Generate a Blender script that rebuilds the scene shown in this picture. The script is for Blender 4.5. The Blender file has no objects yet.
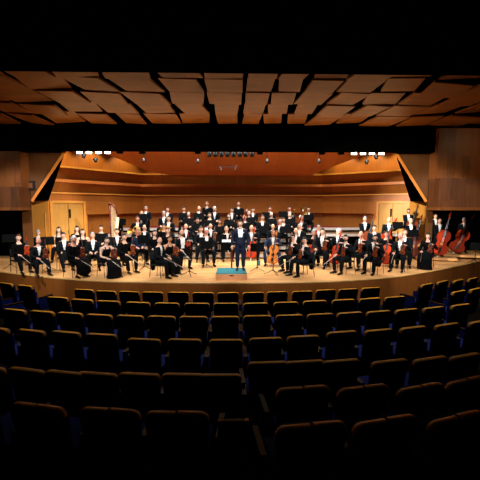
import bpy, bmesh, math, random
from mathutils import Vector, Matrix, Euler
random.seed(7)
C = bpy.context.scene
COL = C.collection
R = math.radians
V = Vector

# ------------------------------------------------------------------ camera
F = 370.0
CAM = V((0, 0, 2.9))
PITCH, YAW = -5.4, -1.55
cam_d = bpy.data.cameras.new('camera'); cam_d.sensor_width = 36; cam_d.lens = 36 * F / 480
cam = bpy.data.objects.new('camera', cam_d); COL.objects.link(cam)
cam.location = CAM; cam.rotation_euler = (R(90 + PITCH), 0, R(YAW))
cam_d.clip_end = 200
C.camera = cam
RM = Euler((R(90 + PITCH), 0, R(YAW))).to_matrix()

def ray(u, v):
    return RM @ V(((u - 240) / F, -(v - 240) / F, -1))
def at(u, v, Y):
    d = ray(u, v); return CAM + d * (Y / d.y)
def on_z(u, v, z):
    d = ray(u, v); return CAM + d * ((z - CAM.z) / d.z)

# ------------------------------------------------------------------ materials
def lin(c):
    return tuple(((x / 255) / 12.92 if x <= 10 else (((x / 255) + .055) / 1.055) ** 2.4) for x in c) + (1,)
MATS = {}
def plain(name, rgb, rough=.6, metal=0., noise=0., nscale=30, emit=None, spec=.3, coat=0):
    m = bpy.data.materials.new(name); m.use_nodes = True
    nt = m.node_tree; b = nt.nodes['Principled BSDF']
    col = lin(rgb)
    b.inputs['Base Color'].default_value = col
    b.inputs['Roughness'].default_value = rough
    b.inputs['Metallic'].default_value = metal
    b.inputs['Specular IOR Level'].default_value = spec
    b.inputs['Coat Weight'].default_value = coat
    if noise:
        tc = nt.nodes.new('ShaderNodeTexCoord'); n = nt.nodes.new('ShaderNodeTexNoise')
        n.inputs['Scale'].default_value = nscale; n.inputs['Detail'].default_value = 3
        mx = nt.nodes.new('ShaderNodeMix'); mx.data_type = 'RGBA'
        mx.inputs['A'].default_value = tuple(c * (1 - noise) for c in col[:3]) + (1,)
        mx.inputs['B'].default_value = tuple(min(1, c * (1 + noise)) for c in col[:3]) + (1,)
        nt.links.new(tc.outputs['Object'], n.inputs['Vector'])
        nt.links.new(n.outputs['Fac'], mx.inputs['Factor'])
        nt.links.new(mx.outputs['Result'], b.inputs['Base Color'])
    if emit:
        b.inputs['Emission Color'].default_value = lin(emit[0]); b.inputs['Emission Strength'].default_value = emit[1]
    MATS[name] = m
    return m

def wood(name, rgb, board=.2, swap=False, var=.25, grain=.2, rough=.45, seam=.5, gscale=1.0, sw=.03, length=2.2):
    m = bpy.data.materials.new(name); m.use_nodes = True
    nt = m.node_tree; L = nt.links; N = nt.nodes.new; b = nt.nodes['Principled BSDF']
    b.inputs['Roughness'].default_value = rough
    b.inputs['Specular IOR Level'].default_value = .3
    uv = N('ShaderNodeUVMap'); uv.uv_map = 'UVMap'
    sp = N('ShaderNodeSeparateXYZ'); L.new(uv.outputs[0], sp.inputs[0])
    a, c = (1, 0) if swap else (0, 1)
    def math_(op, x, y=None, z=None):
        n = N('ShaderNodeMath'); n.operation = op
        for i, q in enumerate((x, y, z)):
            if q is None: continue
            if isinstance(q, (int, float)): n.inputs[i].default_value = q
            else: L.new(q, n.inputs[i])
        return n.outputs[0]
    t = math_('DIVIDE', sp.outputs[a], board)
    idx = math_('FLOOR', t); fr = math_('FRACT', t)
    wn0 = N('ShaderNodeTexWhiteNoise'); wn0.noise_dimensions = '1D'; L.new(idx, wn0.inputs['W'])
    lp = math_('ADD', math_('DIVIDE', sp.outputs[c], length), wn0.outputs['Value'])
    li = math_('FLOOR', lp)
    cmb = N('ShaderNodeCombineXYZ'); L.new(idx, cmb.inputs[0]); L.new(li, cmb.inputs[1])
    wn = N('ShaderNodeTexWhiteNoise'); wn.noise_dimensions = '2D'; L.new(cmb.outputs[0], wn.inputs['Vector'])
    g = N('ShaderNodeCombineXYZ')
    L.new(math_('MULTIPLY', sp.outputs[a], 45 * gscale), g.inputs[0])
    L.new(math_('MULTIPLY', sp.outputs[c], 2.2 * gscale), g.inputs[1])
    L.new(math_('MULTIPLY', wn.outputs['Value'], 20), g.inputs[2])
    ns = N('ShaderNodeTexNoise'); ns.inputs['Scale'].default_value = 1; ns.inputs['Detail'].default_value = 4
    L.new(g.outputs[0], ns.inputs['Vector'])
    vv = math_('ADD', math_('MULTIPLY', math_('SUBTRACT', wn.outputs['Value'], .5), 2 * var),
               math_('MULTIPLY', math_('SUBTRACT', ns.outputs['Fac'], .5), 4 * grain))
    val = math_('ADD', vv, 1.0)
    edge = math_('LESS_THAN', fr, sw)
    val = math_('MULTIPLY', val, math_('SUBTRACT', 1.0, math_('MULTIPLY', edge, seam)))
    vm = N('ShaderNodeVectorMath'); vm.operation = 'SCALE'
    vm.inputs[0].default_value = lin(rgb)[:3]; L.new(val, vm.inputs['Scale'])
    L.new(vm.outputs[0], b.inputs['Base Color'])
    MATS[name] = m
    return m

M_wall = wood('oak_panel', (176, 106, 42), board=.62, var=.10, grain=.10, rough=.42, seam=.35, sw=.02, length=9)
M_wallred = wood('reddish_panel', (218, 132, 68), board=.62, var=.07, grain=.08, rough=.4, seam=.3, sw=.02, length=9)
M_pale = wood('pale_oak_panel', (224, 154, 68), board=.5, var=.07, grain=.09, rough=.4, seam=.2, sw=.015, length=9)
M_floor = wood('stage_boards', (220, 165, 104), board=.11, swap=True, var=.13, grain=.10, rough=.33, seam=.25, sw=.05, length=1.8)
M_front = wood('stage_front_veneer', (120, 68, 26), board=.5, var=.12, grain=.16, rough=.4, seam=.3, sw=.02, length=9)
M_nose = wood('stage_nosing', (226, 176, 108), board=.6, var=.05, grain=.06, rough=.4, seam=.2)
M_boxwall = wood('box_veneer', (84, 46, 20), board=.3, var=.3, grain=.35, rough=.5, seam=.3, sw=.03, length=1.1)
M_dkwall = wood('brown_veneer', (108, 60, 22), board=.3, var=.22, grain=.3, rough=.5, seam=.3, sw=.03, length=1.1)
M_prow = wood('proscenium_veneer', (98, 58, 24), board=.55, var=.08, grain=.1, rough=.5, seam=.35, sw=.02, length=9)
M_ceil = wood('ceiling_timber', (152, 92, 34), board=.28, swap=True, var=.16, grain=.2, rough=.5, seam=.4, sw=.03, length=1.6)
M_trimw = wood('golden_trim', (222, 160, 44), board=3, var=.03, grain=.12, rough=.35, seam=0)
M_podium = wood('podium_side', (194, 138, 96), board=.5, swap=True, var=.05, grain=.1, rough=.4, seam=.2)
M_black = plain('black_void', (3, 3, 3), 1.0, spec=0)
M_blackpaint = plain('black_paint', (16, 16, 17), .6, noise=.2)
M_carpet = plain('dark_carpet', (20, 18, 20), .95, noise=.4, nscale=60, spec=.05)
M_red = plain('red_carpet', (138, 40, 40), .9, noise=.2, nscale=40)
M_riserside = plain('grey_riser_edge', (205, 196, 186), .5, noise=.08)
M_risertop = wood('riser_boards', (120, 84, 56), board=.3, swap=True, var=.1, grain=.1, rough=.5)
M_teal = plain('teal_carpet', (44, 118, 128), .9, noise=.15, nscale=80)
M_stand = plain('stand_black', (5, 6, 7), .7, spec=.05)
M_chair = plain('chair_black', (16, 16, 18), .6, spec=.3)
M_steel = plain('dark_steel', (70, 72, 76), .35, metal=.8)
M_seat = plain('seat_shell_black', (9, 8, 8), .7, noise=.3, nscale=14, spec=.15)
M_blue = plain('royal_blue_fabric', (18, 40, 130), .85, noise=.25, nscale=50, spec=.15)
M_arm = plain('orange_arm_wood', (176, 92, 40), .4, noise=.2)
M_armdark = plain('arm_dark_wood', (52, 26, 14), .5, noise=.2)
M_suit = plain('black_suit', (7, 13, 18), .8, noise=.25, nscale=25, spec=.1)
M_navy = plain('navy_suit', (9, 18, 42), .6, noise=.2, nscale=25, spec=.3)
M_dkblue = plain('ink_blue_cloth', (20, 36, 62), .7, noise=.2, spec=.2)
M_dress = plain('black_dress', (6, 6, 8), .85, noise=.2, spec=.08)
M_white = plain('white_shirt', (240, 243, 242), .6)
M_palecloth = plain('pale_cloth', (208, 196, 190), .7)
M_paper = plain('white_paper', (245, 246, 244), .7)
M_shoe = plain('black_shoe', (9, 9, 10), .25, spec=.5)
M_eye = plain('eye_dark', (30, 22, 20), .4)
M_eyew = plain('eye_white', (225, 220, 212), .4)
M_lip = plain('lips', (160, 84, 74), .5)
SKINS = [plain('skin_light', (232, 188, 164), .55, noise=.06), plain('skin_warm', (222, 170, 142), .55, noise=.06),
         plain('skin_ruddy', (220, 152, 128), .5, noise=.08), plain('skin_tan', (190, 134, 104), .55, noise=.06)]
HAIR = {'black': plain('hair_black', (18, 15, 14), .5), 'dark': plain('hair_dark', (38, 26, 20), .5),
        'brown': plain('hair_brown', (82, 52, 30), .5), 'blonde': plain('hair_blonde', (176, 132, 78), .5),
        'grey': plain('hair_grey', (150, 150, 150), .6), 'white': plain('hair_white', (226, 224, 220), .6)}
M_vio = [plain('varnish_amber', (118, 50, 18), .55, spec=.12, noise=.2, nscale=9),
         plain('varnish_red', (170, 50, 14), .6, spec=.08, noise=.2, nscale=6),
         plain('varnish_gold', (206, 116, 38), .55, spec=.12, noise=.18, nscale=6),
         plain('varnish_brown', (96, 38, 18), .55, spec=.12, noise=.2, nscale=9)]
M_ebony = plain('ebony', (20, 16, 14), .35)
M_bow = plain('bow_stick', (96, 50, 28), .35)
M_bowhair = plain('bow_hair', (226, 220, 205), .5)
M_brass = plain('brass', (206, 160, 78), .28, metal=.9)
M_silver = plain('silver_metal', (190, 192, 196), .25, metal=.9)
M_rosew = plain('dark_red_wood', (120, 36, 20), .3, coat=.3)
M_lamp = plain('lamp_glass', (255, 250, 235), .5, emit=((255, 246, 226), 9))
M_lampbody = plain('lamp_body', (12, 13, 15), .45)
M_harpgold = plain('harp_column_wood', (96, 28, 18), .3, coat=.3)
M_harpboard = plain('harp_soundboard', (232, 202, 160), .45)
M_ltrim = plain('strip_orange', (228, 136, 56), .4, noise=.12, nscale=5)
M_door = wood('door_veneer', (206, 150, 72), board=.9, var=.03, grain=.1, rough=.4, seam=.1)
M_endred = plain('end_panel_red', (104, 40, 26), .5, noise=.2)

# ------------------------------------------------------------------ mesh helper
class MB:
    def __init__(s):
        s.bm = bmesh.new(); s.uv = None
    def _mat(s, faces, mi):
        for f in faces: f.material_index = mi
    def box(s, c, d, mi=0, rot=None):
        mtx = Matrix.Translation(V(c)) @ (rot.to_4x4() if rot is not None else Matrix.Identity(4)) @ Matrix.Diagonal((d[0], d[1], d[2], 1))
        r = bmesh.ops.create_cube(s.bm, size=1, matrix=mtx)
        s._mat({f for v in r['verts'] for f in v.link_faces}, mi)
        return r['verts']
    def loft(s, pts, rad, hint=(1, 0, 0), n=10, mi=0, cap=True):
        pts = [V(p) for p in pts]; rings = []
        for i, p in enumerate(pts):
            a = pts[max(0, i - 1)]; b = pts[min(len(pts) - 1, i + 1)]
            t = (b - a).normalized(); h = V(hint)
            if abs(t.dot(h)) > .95 * h.length: h = V((0, 1, 0)) if abs(t.y) < .9 else V((0, 0, 1))
            sd = (h - t * t.dot(h)).normalized(); fw = t.cross(sd)
            r = rad[i]; rx, ry = r if isinstance(r, tuple) else (r, r)
            rings.append([s.bm.verts.new(p + sd * (rx * math.cos(2 * math.pi * k / n)) + fw * (ry * math.sin(2 * math.pi * k / n))) for k in range(n)])
        fs = []
        for A, B in zip(rings, rings[1:]):
            for k in range(n):
                fs.append(s.bm.faces.new((A[k], A[(k + 1) % n], B[(k + 1) % n], B[k])))
        if cap:
            fs.append(s.bm.faces.new(rings[0][::-1])); fs.append(s.bm.faces.new(rings[-1]))
        s._mat(fs, mi)
        return rings
    def tube(s, a, b, r, n=6, mi=0, r2=None):
        s.loft([a, b], [r, r if r2 is None else r2], n=n, mi=mi)
    def ball(s, c, r, mi=0, u=10, v=8):
        r = r if isinstance(r, tuple) else (r, r, r)
        q = bmesh.ops.create_uvsphere(s.bm, u_segments=u, v_segments=v, radius=1, matrix=Matrix.Translation(V(c)) @ Matrix.Diagonal((r[0], r[1], r[2], 1)))
        s._mat({f for w in q['verts'] for f in w.link_faces}, mi)
        return q['verts']
    def prism(s, poly, a, b, fn, mi=0):
        """poly = 2-D outline; fn(x, y, t) -> point, extruded between t=a and t=b"""
        A = [s.bm.verts.new(fn(x, y, a)) for x, y in poly]; B = [s.bm.verts.new(fn(x, y, b)) for x, y in poly]
        fs = [s.bm.faces.new(A[::-1]), s.bm.faces.new(B)]
        for k in range(len(poly)):
            j = (k + 1) % len(poly); fs.append(s.bm.faces.new((A[k], A[j], B[j], B[k])))
        s._mat(fs, mi)
        return A + B
    def quad(s, *p, mi=0):
        f = s.bm.faces.new([s.bm.verts.new(V(q)) for q in p]); f.material_index = mi; return f
    def torus(s, c, Rr, r, axis=(0, 0, 1), n=20, m=6, mi=0, arc=1.0):
        q = V(axis).to_track_quat('Z', 'Y'); k = int(n * arc) + 1
        pts = [V(c) + q @ V((Rr * math.cos(2 * math.pi * i / n), Rr * math.sin(2 * math.pi * i / n), 0)) for i in range(k)]
        s.loft(pts, [r] * k, hint=axis, n=m, mi=mi)
    def mesh(s, name, mats, smooth=False, bevel=0, xf=None, fixn=True):
        bm = s.bm
        if bevel:
            bmesh.ops.bevel(bm, geom=list(bm.edges), offset=bevel, segments=2, affect='EDGES', clamp_overlap=True, profile=.6)
        if fixn: bmesh.ops.recalc_face_normals(bm, faces=bm.faces)
        if xf is not None: bmesh.ops.transform(bm, matrix=xf, verts=bm.verts)
        uvl = bm.loops.layers.uv.get('UVMap') or None
        if uvl is None:
            uvl = bm.loops.layers.uv.new('UVMap')
            for f in bm.faces:
                n = f.normal; ax = max(range(3), key=lambda i: abs(n[i]))
                for l in f.loops:
                    p = l.vert.co
                    l[uvl].uv = ((p.y, p.z), (p.x, p.z), (p.x, p.y))[ax]
        me = bpy.data.meshes.new(name); bm.to_mesh(me); bm.free()
        for m in (mats if isinstance(mats, (list, tuple)) else [mats]): me.materials.append(m)
        if smooth:
            for p in me.polygons: p.use_smooth = True
            if smooth == 'auto':
                try: me.set_sharp_from_angle(angle=R(40))
                except Exception: pass
        return me
    def build(s, name, mats, parent=None, **k):
        return link(name, s.mesh(name, mats, **k), parent)

def link(name, data, parent=None):
    o = bpy.data.objects.new(name, data); COL.objects.link(o)
    if parent: o.parent = parent
    return o
def tag(o, label, cat, group=None):
    o['label'] = label; o['category'] = cat
    if group: o['group'] = group
    return o
def thing(name, label, cat, loc=(0, 0, 0), rz=0, group=None):
    o = bpy.data.objects.new(name, None); COL.objects.link(o)
    o.location = loc; o.rotation_euler = (0, 0, rz); o.empty_display_size = .1
    return tag(o, label, cat, group)
def struct(o):
    o['kind'] = 'structure'; return o
def dup(src, name=None):
    r = src.copy(); COL.objects.link(r)
    for ch in src.children:
        c = ch.copy(); COL.objects.link(c); c.parent = r; c.matrix_parent_inverse = ch.matrix_parent_inverse.copy()
        for g in ch.children:
            d = g.copy(); COL.objects.link(d); d.parent = c; d.matrix_parent_inverse = g.matrix_parent_inverse.copy()
    return r
ORD = ['first', 'second', 'third', 'fourth', 'fifth', 'sixth', 'seventh', 'eighth', 'ninth', 'tenth', 'eleventh', 'twelfth',
       'thirteenth', 'fourteenth', 'fifteenth', 'sixteenth', 'seventeenth']

# ------------------------------------------------------------------ stage floor and front
S = .49
edge_px = [(-60, 264.5), (-25, 268), (0, 271), (40, 275.8), (80, 279.2), (120, 280.8), (170, 281.8), (230, 282.2), (290, 281.8), (340, 280.2),
           (380, 277.6), (400, 275.4), (440, 269), (478, 261), (520, 252.5)]
edge = [on_z(u, v, S) for u, v in edge_px]
# smooth the polyline a little
def resample(pts, k=4):
    out = []
    n = len(pts)
    for i in range(n - 1):
        p0, p1, p2, p3 = pts[max(0, i - 1)], pts[i], pts[i + 1], pts[min(n - 1, i + 2)]
        for j in range(k):
            t = j / k
            out.append(.5 * ((2 * p1) + (p2 - p0) * t + (2 * p0 - 5 * p1 + 4 * p2 - p3) * t * t + (-p0 + 3 * p1 - 3 * p2 + p3) * t ** 3))
    out.append(pts[-1]); return out
edge = resample(edge)
BACK = 22.3
b = MB()
poly = [(p.x, p.y) for p in edge] + [(15, 24), (-15, 24)]
b.prism(poly, S - .06, S, lambda x, y, t: V((x, y, t)))
struct(b.build('floor_stage', M_floor))
# front panel, nosing
b = MB(); uvl = b.bm.loops.layers.uv.new('UVMap'); s_ = 0
for p, q in zip(edge, edge[1:]):
    l = (q - p).length
    f = b.quad((p.x, p.y + .004, S - .06), (q.x, q.y + .004, S - .06), (q.x, q.y + .004, -.46), (p.x, p.y + .004, -.46))
    for lp, uv in zip(f.loops, ((s_, S), (s_ + l, S), (s_ + l, -.4), (s_, -.4))): lp[uvl].uv = uv
    s_ += l
bmesh.ops.remove_doubles(b.bm, verts=b.bm.verts, dist=1e-4)
o = b.build('wall_stage_front', M_front, fixn=False); struct(o)
sol = o.modifiers.new('Solidify', 'SOLIDIFY'); sol.thickness = .05; sol.offset = 1
b = MB()
b.loft([V((p.x, p.y + .028, S - .03)) for p in edge], [(.032, .04)] * len(edge), hint=(0, 0, 1), n=8)
struct(b.build('trim_1', M_nose, smooth='auto'))

# auditorium floor: stepped terraces
b = MB(); b.box((0, 7, -.5), (34, 20, .1)); struct(b.build('floor_auditorium', M_carpet))

# ------------------------------------------------------------------ shell walls
BL, BR = at(143, 205, BACK), at(322, 205, BACK)
FLp, FRp = at(48.5, 205, 17.4), at(411, 205, 19.0)
line = [V((FLp.x, FLp.y, 0)), V((BL.x, BL.y, 0)), V((BR.x, BR.y, 0)), V((FRp.x, FRp.y, 0))]
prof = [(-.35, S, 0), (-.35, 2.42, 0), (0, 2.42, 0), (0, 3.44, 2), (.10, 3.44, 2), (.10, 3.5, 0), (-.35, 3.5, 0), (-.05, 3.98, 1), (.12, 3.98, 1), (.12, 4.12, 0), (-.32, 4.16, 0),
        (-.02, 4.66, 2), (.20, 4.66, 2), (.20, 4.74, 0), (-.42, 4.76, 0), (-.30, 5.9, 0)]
def inward(a, b_):
    d = (b_ - a).normalized(); return V((d.y, -d.x, 0))
segs = [(line[0], line[1]), (line[1], line[2]), (line[2], line[3])]
def offs(i, d):
    """corner i of the wall line moved inward by d (mitred)"""
    if i == 0: n = inward(*segs[0]); return line[0] + n * d
    if i == 3: n = inward(*segs[2]); return line[3] + n * d
    n1 = inward(*segs[i - 1]); n2 = inward(*segs[i])
    m = (n1 + n2).normalized(); return line[i] + m * (d / m.dot(n1))
for i, nm in enumerate(('wall_left', 'wall_back', 'wall_right')):
    b = MB(); uvl = b.bm.loops.layers.uv.new('UVMap'); L_ = (segs[i][1] - segs[i][0]).length
    vv_ = 0
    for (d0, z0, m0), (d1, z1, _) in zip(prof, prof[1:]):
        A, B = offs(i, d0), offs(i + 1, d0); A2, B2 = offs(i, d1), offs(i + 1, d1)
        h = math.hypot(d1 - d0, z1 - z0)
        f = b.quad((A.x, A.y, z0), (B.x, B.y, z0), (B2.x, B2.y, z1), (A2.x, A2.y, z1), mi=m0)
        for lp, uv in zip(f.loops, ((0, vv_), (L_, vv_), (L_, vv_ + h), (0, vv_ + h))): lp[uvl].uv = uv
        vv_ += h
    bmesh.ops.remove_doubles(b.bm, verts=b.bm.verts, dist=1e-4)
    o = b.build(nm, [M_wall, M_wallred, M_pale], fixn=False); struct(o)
    sol = o.modifiers.new('Solidify', 'SOLIDIFY'); sol.thickness = .04; sol.offset = -1

# tilted reflector canopy in front of the back wall
b = MB()
def zz(v, Y): return at(230, v, Y).z
Yf, Yb = 18.4, 21.0
tl, tr = at(90, 147, Yf), at(382, 147, Yf); bl, br = at(150, 172, Yb - .5), at(318, 172, Yb - .5); cl, cr = at(172, 174, Yb), at(312, 174, Yb)
zc = (bl.z + br.z) / 2
P4 = [(tl.x, tl.y, tl.z), (tr.x, tr.y, tl.z), (br.x, br.y, zc), (cr.x, cr.y, zc - .14), (cl.x, cl.y, zc - .14), (bl.x, bl.y, zc)]
top = [b.bm.verts.new(V(p) + V((0, .05, .12))) for p in P4]; bot = [b.bm.verts.new(V(p)) for p in P4]
mid = [bot[0], bot[1], bot[2], bot[5]]
b.bm.faces.new(mid); b.bm.faces.new((bot[5], bot[2], bot[3], bot[4])); b.bm.faces.new((top[0], top[5], top[2], top[1])); b.bm.faces.new((top[5], top[4], top[3], top[2]))
for k in range(6):
    j = (k + 1) % 6; b.bm.faces.new((bot[k], bot[j], top[j], top[k]))
struct(b.build('ceiling_reflector', M_wallred))

# doors (double, on both side walls), built in the wall's own frame
def wall_frame(a, b_, t):
    p = a + (b_ - a) * t; d = (b_ - a).normalized(); n = inward(a, b_)
    return p, d, n
def door(name, a, b_, t0, t1, wp):
    p0 = a + (b_ - a) * t0; p1 = a + (b_ - a) * t1
    if (p1 - p0).length < 0: return
    d = (p1 - p0).normalized(); n = inward(a, b_); W = (p1 - p0).length; H = 2.5
    q = Matrix((( d.x, -n.x, 0, p0.x), (d.y, -n.y, 0, p0.y), (0, 0, 1, S), (0, 0, 0, 1)))
    m = MB()
    m.box((W / 2, -.03, H / 2), (W, .06, H))
    root = m.build(name, M_door, xf=q); struct(root)
    m = MB()
    m.box((-.06, -.05, H / 2 + .05), (.12, .16, H + .1)); m.box((W + .06, -.05, H / 2 + .05), (.12, .16, H + .1)); m.box((W / 2, -.05, H + .06), (W, .16, .12))
    m.build('door_frame', M_pale, root, xf=q)
    m = MB(); m.box((W / 2, -.065, H / 2), (.015, .02, H)); m.build('door_gap', M_black, root, xf=q)
    m = MB(); m.box((wp * W, -.07, 2.0), (.09, .02, .42)); m.build('door_window', M_black, root, xf=q)
    m = MB(); m.tube((W / 2 - .06, -.12, 1.05), (W / 2 - .06, -.12, 1.2), .012); m.build('door_handle', M_steel, root, xf=q)
    # solid wall portion behind the frame bringing the lower wall flush
    m = MB(); m.box((W / 2, .18, 1.0), (W + .6, .3, 2.1)); struct(m.build('wall_door_surround', M_pale, xf=q))
def tfor(a, b_, u):
    r = ray(u, 205); k = r.x / r.y
    return (k * a.y - a.x) / ((b_.x - a.x) - k * (b_.y - a.y))
door('door_1', line[0], line[1], tfor(line[0], line[1], 51), tfor(line[0], line[1], 82), .55)
door('door_2', line[2], line[3], tfor(line[2], line[3], 379.5), tfor(line[2], line[3], 408), .44)

# proscenium: veneer wall each side with a slanted opening, black reveal, orange edge board
def prosc(side, outer_u, A, Bp, inner_top, inner_bot, name):
    Y0 = 14.9
    a = at(*A, Y0); c = at(*Bp, Y0); top = a.z
    x_out = at(outer_u, 205, Y0).x
    m = MB()
    pts = [(x_out, S), (c.x, S), (c.x, c.z), (a.x, a.z), (a.x, a.z + 1.2), (x_out, a.z + 1.2)]
    m.prism(pts, Y0, Y0 + .03, lambda x, z, t: V((x, t, z)))
    struct(m.build('wall_' + name, M_prow))
    YB = line[0].y - .1 if side < 0 else line[3].y - .1
    it = at(*inner_top, YB); ib = at(*inner_bot, YB)
    m = MB()
    q = [V((a.x, Y0 + .03, a.z)), V((c.x, Y0 + .03, c.z)), ib, it]
    m.quad(*q)
    o = m.build('trim_reveal_' + name, M_black); struct(o)
    sol = o.modifiers.new('Solidify', 'SOLIDIFY'); sol.thickness = .03
    m = MB()
    dr = (c - a).normalized(); sg = 1 if side < 0 else -1
    nrm = V((dr.z, 0, -dr.x)); nrm = nrm if nrm.x * sg > 0 else -nrm
    w = .10
    P = [a, c, c + nrm * w, a + nrm * w]
    m.prism([(p.x, p.z) for p in P], Y0 - .035, Y0 - .005, lambda x, z, t: V((x, t, z)))
    struct(m.build('trim_edge_' + name, M_ltrim))
    # front pilaster panel under the slant
    co = at(Bp[0] + 6 * side, Bp[1], YB)
    m = MB(); m.box(((co.x + ib.x) / 2, YB + .06, (S + ib.z) / 2), (abs(ib.x - co.x), .12, ib.z - S))
    struct(m.build('wall_pilaster_' + name, M_pale))
prosc(-1, 21.5, (64.5, 150), (31, 200.5), (64, 150), (48, 200.5), 'proscenium_left')
prosc(1, 433.5, (395.5, 150), (427, 201), (396, 150), (411, 201), 'proscenium_right')

# side boxes of the hall and dark stage side openings
def hall_side(name, ua, ub, vt, vm, vb, Y):
    x0, x1 = at(ua, 205, Y).x, at(ub, 205, Y).x
    zt, zm, zb = at(ua, vt, Y).z, at(ua, vm, Y).z, at(ua, vb, Y).z
    m = MB(); m.box(((x0 + x1) / 2, Y + .3, (zt + zm) / 2), (abs(x1 - x0), .6, zt - zm)); struct(m.build('wall_upper_' + name, M_dkwall))
    m = MB(); m.box(((x0 + x1) / 2, Y + .1, (zm + zb) / 2), (abs(x1 - x0) + .04, .8, zm - zb)); struct(m.build('wall_box_' + name, M_boxwall))
    m = MB(); m.box(((x0 + x1) / 2, Y + .05, zb - .03), (abs(x1 - x0) + .1, .94, .11)); struct(m.build('trim_box_' + name, M_dkwall))
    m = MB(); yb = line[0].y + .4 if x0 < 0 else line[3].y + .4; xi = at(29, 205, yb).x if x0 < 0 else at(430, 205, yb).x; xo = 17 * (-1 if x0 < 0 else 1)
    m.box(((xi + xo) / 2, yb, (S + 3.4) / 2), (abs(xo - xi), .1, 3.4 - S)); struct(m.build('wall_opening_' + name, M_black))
hall_side('left', -45, 22.5, 151, 187, 208, 14.3)
hall_side('right', 435.5, 540, 128, 178.5, 208, 14.3)
# framed black box on the left veneer
t = thing('wall_niche', 'small square dark framed box on the brown veneer beside the slanted edge', 'box', at(29.7, 185.5, 14.86))
m = MB(); m.box((0, 0, 0), (.40, .08, .36)); m.build('frame', M_blackpaint, t, bevel=.01)
m = MB(); m.box((0, -.045, 0), (.26, .02, .20)); m.build('panel', M_dkwall, t)

# ------------------------------------------------------------------ ceiling
Zc = 5.95
b = MB(); b.box((0, 7, Zc + .5), (34, 18, .1)); struct(b.build('ceiling', M_black))
b = MB(); b.box((0, 4.0, Zc + .1), (34, 9.0, .5)); struct(b.build('ceiling_dark_bulkhead', M_black))
pz0, pz1 = at(230, 151.5, 14.55).z, Zc + .5
b = MB(); b.box((0, 14.62, (pz0 + pz1) / 2), (34, .18, pz1 - pz0)); struct(b.build('trim_pelmet', M_black))
b = MB(); b.box((0, 18.5, 6.5), (30, 8.2, .1)); struct(b.build('ceiling_stage', M_black))
cols = [-10.4, -9.0, -7.7, -6.5, -5.3, -4.15, -3.0, -1.8, -.7, .37, 1.15, 1.9, 2.85, 3.9, 5.0, 6.2, 7.5, 8.9, 10.4, 11.8]
rows = [8.3, 9.3, 10.4, 11.6, 12.9, 14.45]
rc = random.Random(3)
for i in range(len(cols) - 1):
    off = abs(.5 * (cols[i] + cols[i + 1]))
    for j in range(len(rows) - 1):
        x0, x1, y0, y1 = cols[i], cols[i + 1], rows[j], rows[j + 1]
        gap = rc.uniform(.05, .13) if off < 3.4 else rc.uniform(.02, .18)
        if rc.random() < .18: gap += .12
        skew = rc.uniform(-.12, .12) if off > 1.2 else rc.uniform(-.03, .03)
        dz = rc.uniform(-.012, .02) * (1 + off * .5)
        tilt = rc.uniform(-.025, .025) * (1 + off * .4)
        m = MB()
        yy0, yy1 = y0 + rc.uniform(.0, .035), y1 - rc.uniform(0, .035)
        pl = [(x0 + gap + skew, yy0), (x1 - gap * .4 + skew, yy0 + rc.uniform(0, .05) * (off > 2)), (x1 - gap * .4 - skew, yy1), (x0 + gap - skew, yy1)]
        m.prism(pl, 0, .05, lambda x, y, t: V((x, y, Zc + t + dz + tilt * (x - x0))))
        struct(m.build('ceiling_panel', M_ceil))

# ------------------------------------------------------------------ risers (portable platforms), platform tops
LEV = [(16.45, .70), (17.3, .95), (18.2, 1.20), (19.0, 1.42), (20.3, 1.66)]
def sidex(Y):
    tl_ = (Y - FLp.y) / (BACK - FLp.y); tr_ = (Y - FRp.y) / (BACK - FRp.y)
    return FLp.x + (BL.x - FLp.x) * tl_, FRp.x + (BR.x - FRp.x) * tr_
riser_half = [4.1, 4.5, 5.0, 5.75, 5.3]
def floor_at(x, Y):
    z = S
    for (y, h), hw in zip(LEV, riser_half):
        if Y >= y and abs(x - .15) <= hw + .3: z = h
    return z
for k, ((y, h), hw) in enumerate(zip(LEV, riser_half)):
    y1 = LEV[k + 1][0] if k < 4 else 22.2
    if k == 4:
        lx, rx = sidex(y); pl = [(lx + .3, y), (rx - .3, y), (5.2, 22.2), (-5.0, 22.2)]
    elif k == 3:
        lx, rx = sidex(y); lx2, rx2 = sidex(y1); pl = [(lx + .35, y), (rx - .35, y), (rx2 - .25, y1), (lx2 + .25, y1)]
    else: pl = [(-hw + .15, y), (hw + .15, y), (hw + .15, y1), (-hw + .15, y1)]
    m = MB(); m.prism(pl, h - .14, h, lambda x, yy, t: V((x, yy, t)))
    for f in m.bm.faces: f.material_index = 0
    bmesh.ops.recalc_face_normals(m.bm, faces=m.bm.faces)
    for f in m.bm.faces:
        if f.normal.z < .5: f.material_index = 1
    root = m.build('riser_platform', [M_red if k == 4 else M_risertop, M_riserside]); 
    tag(root, ['lowest orchestra riser behind the strings', 'second orchestra riser step under the woodwind players', 'third orchestra riser step under the horn players',
               'fourth orchestra riser step, grey edged, below the red carpet', 'top orchestra riser with red carpet along the back wall'][k], 'riser', 'orchestra risers')
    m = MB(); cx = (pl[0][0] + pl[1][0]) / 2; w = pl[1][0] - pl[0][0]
    m.box((cx, y + .35, (S + h - .14) / 2), (w - .5, .04, h - .14 - S)); m.build('skirt', M_black, root)

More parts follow.
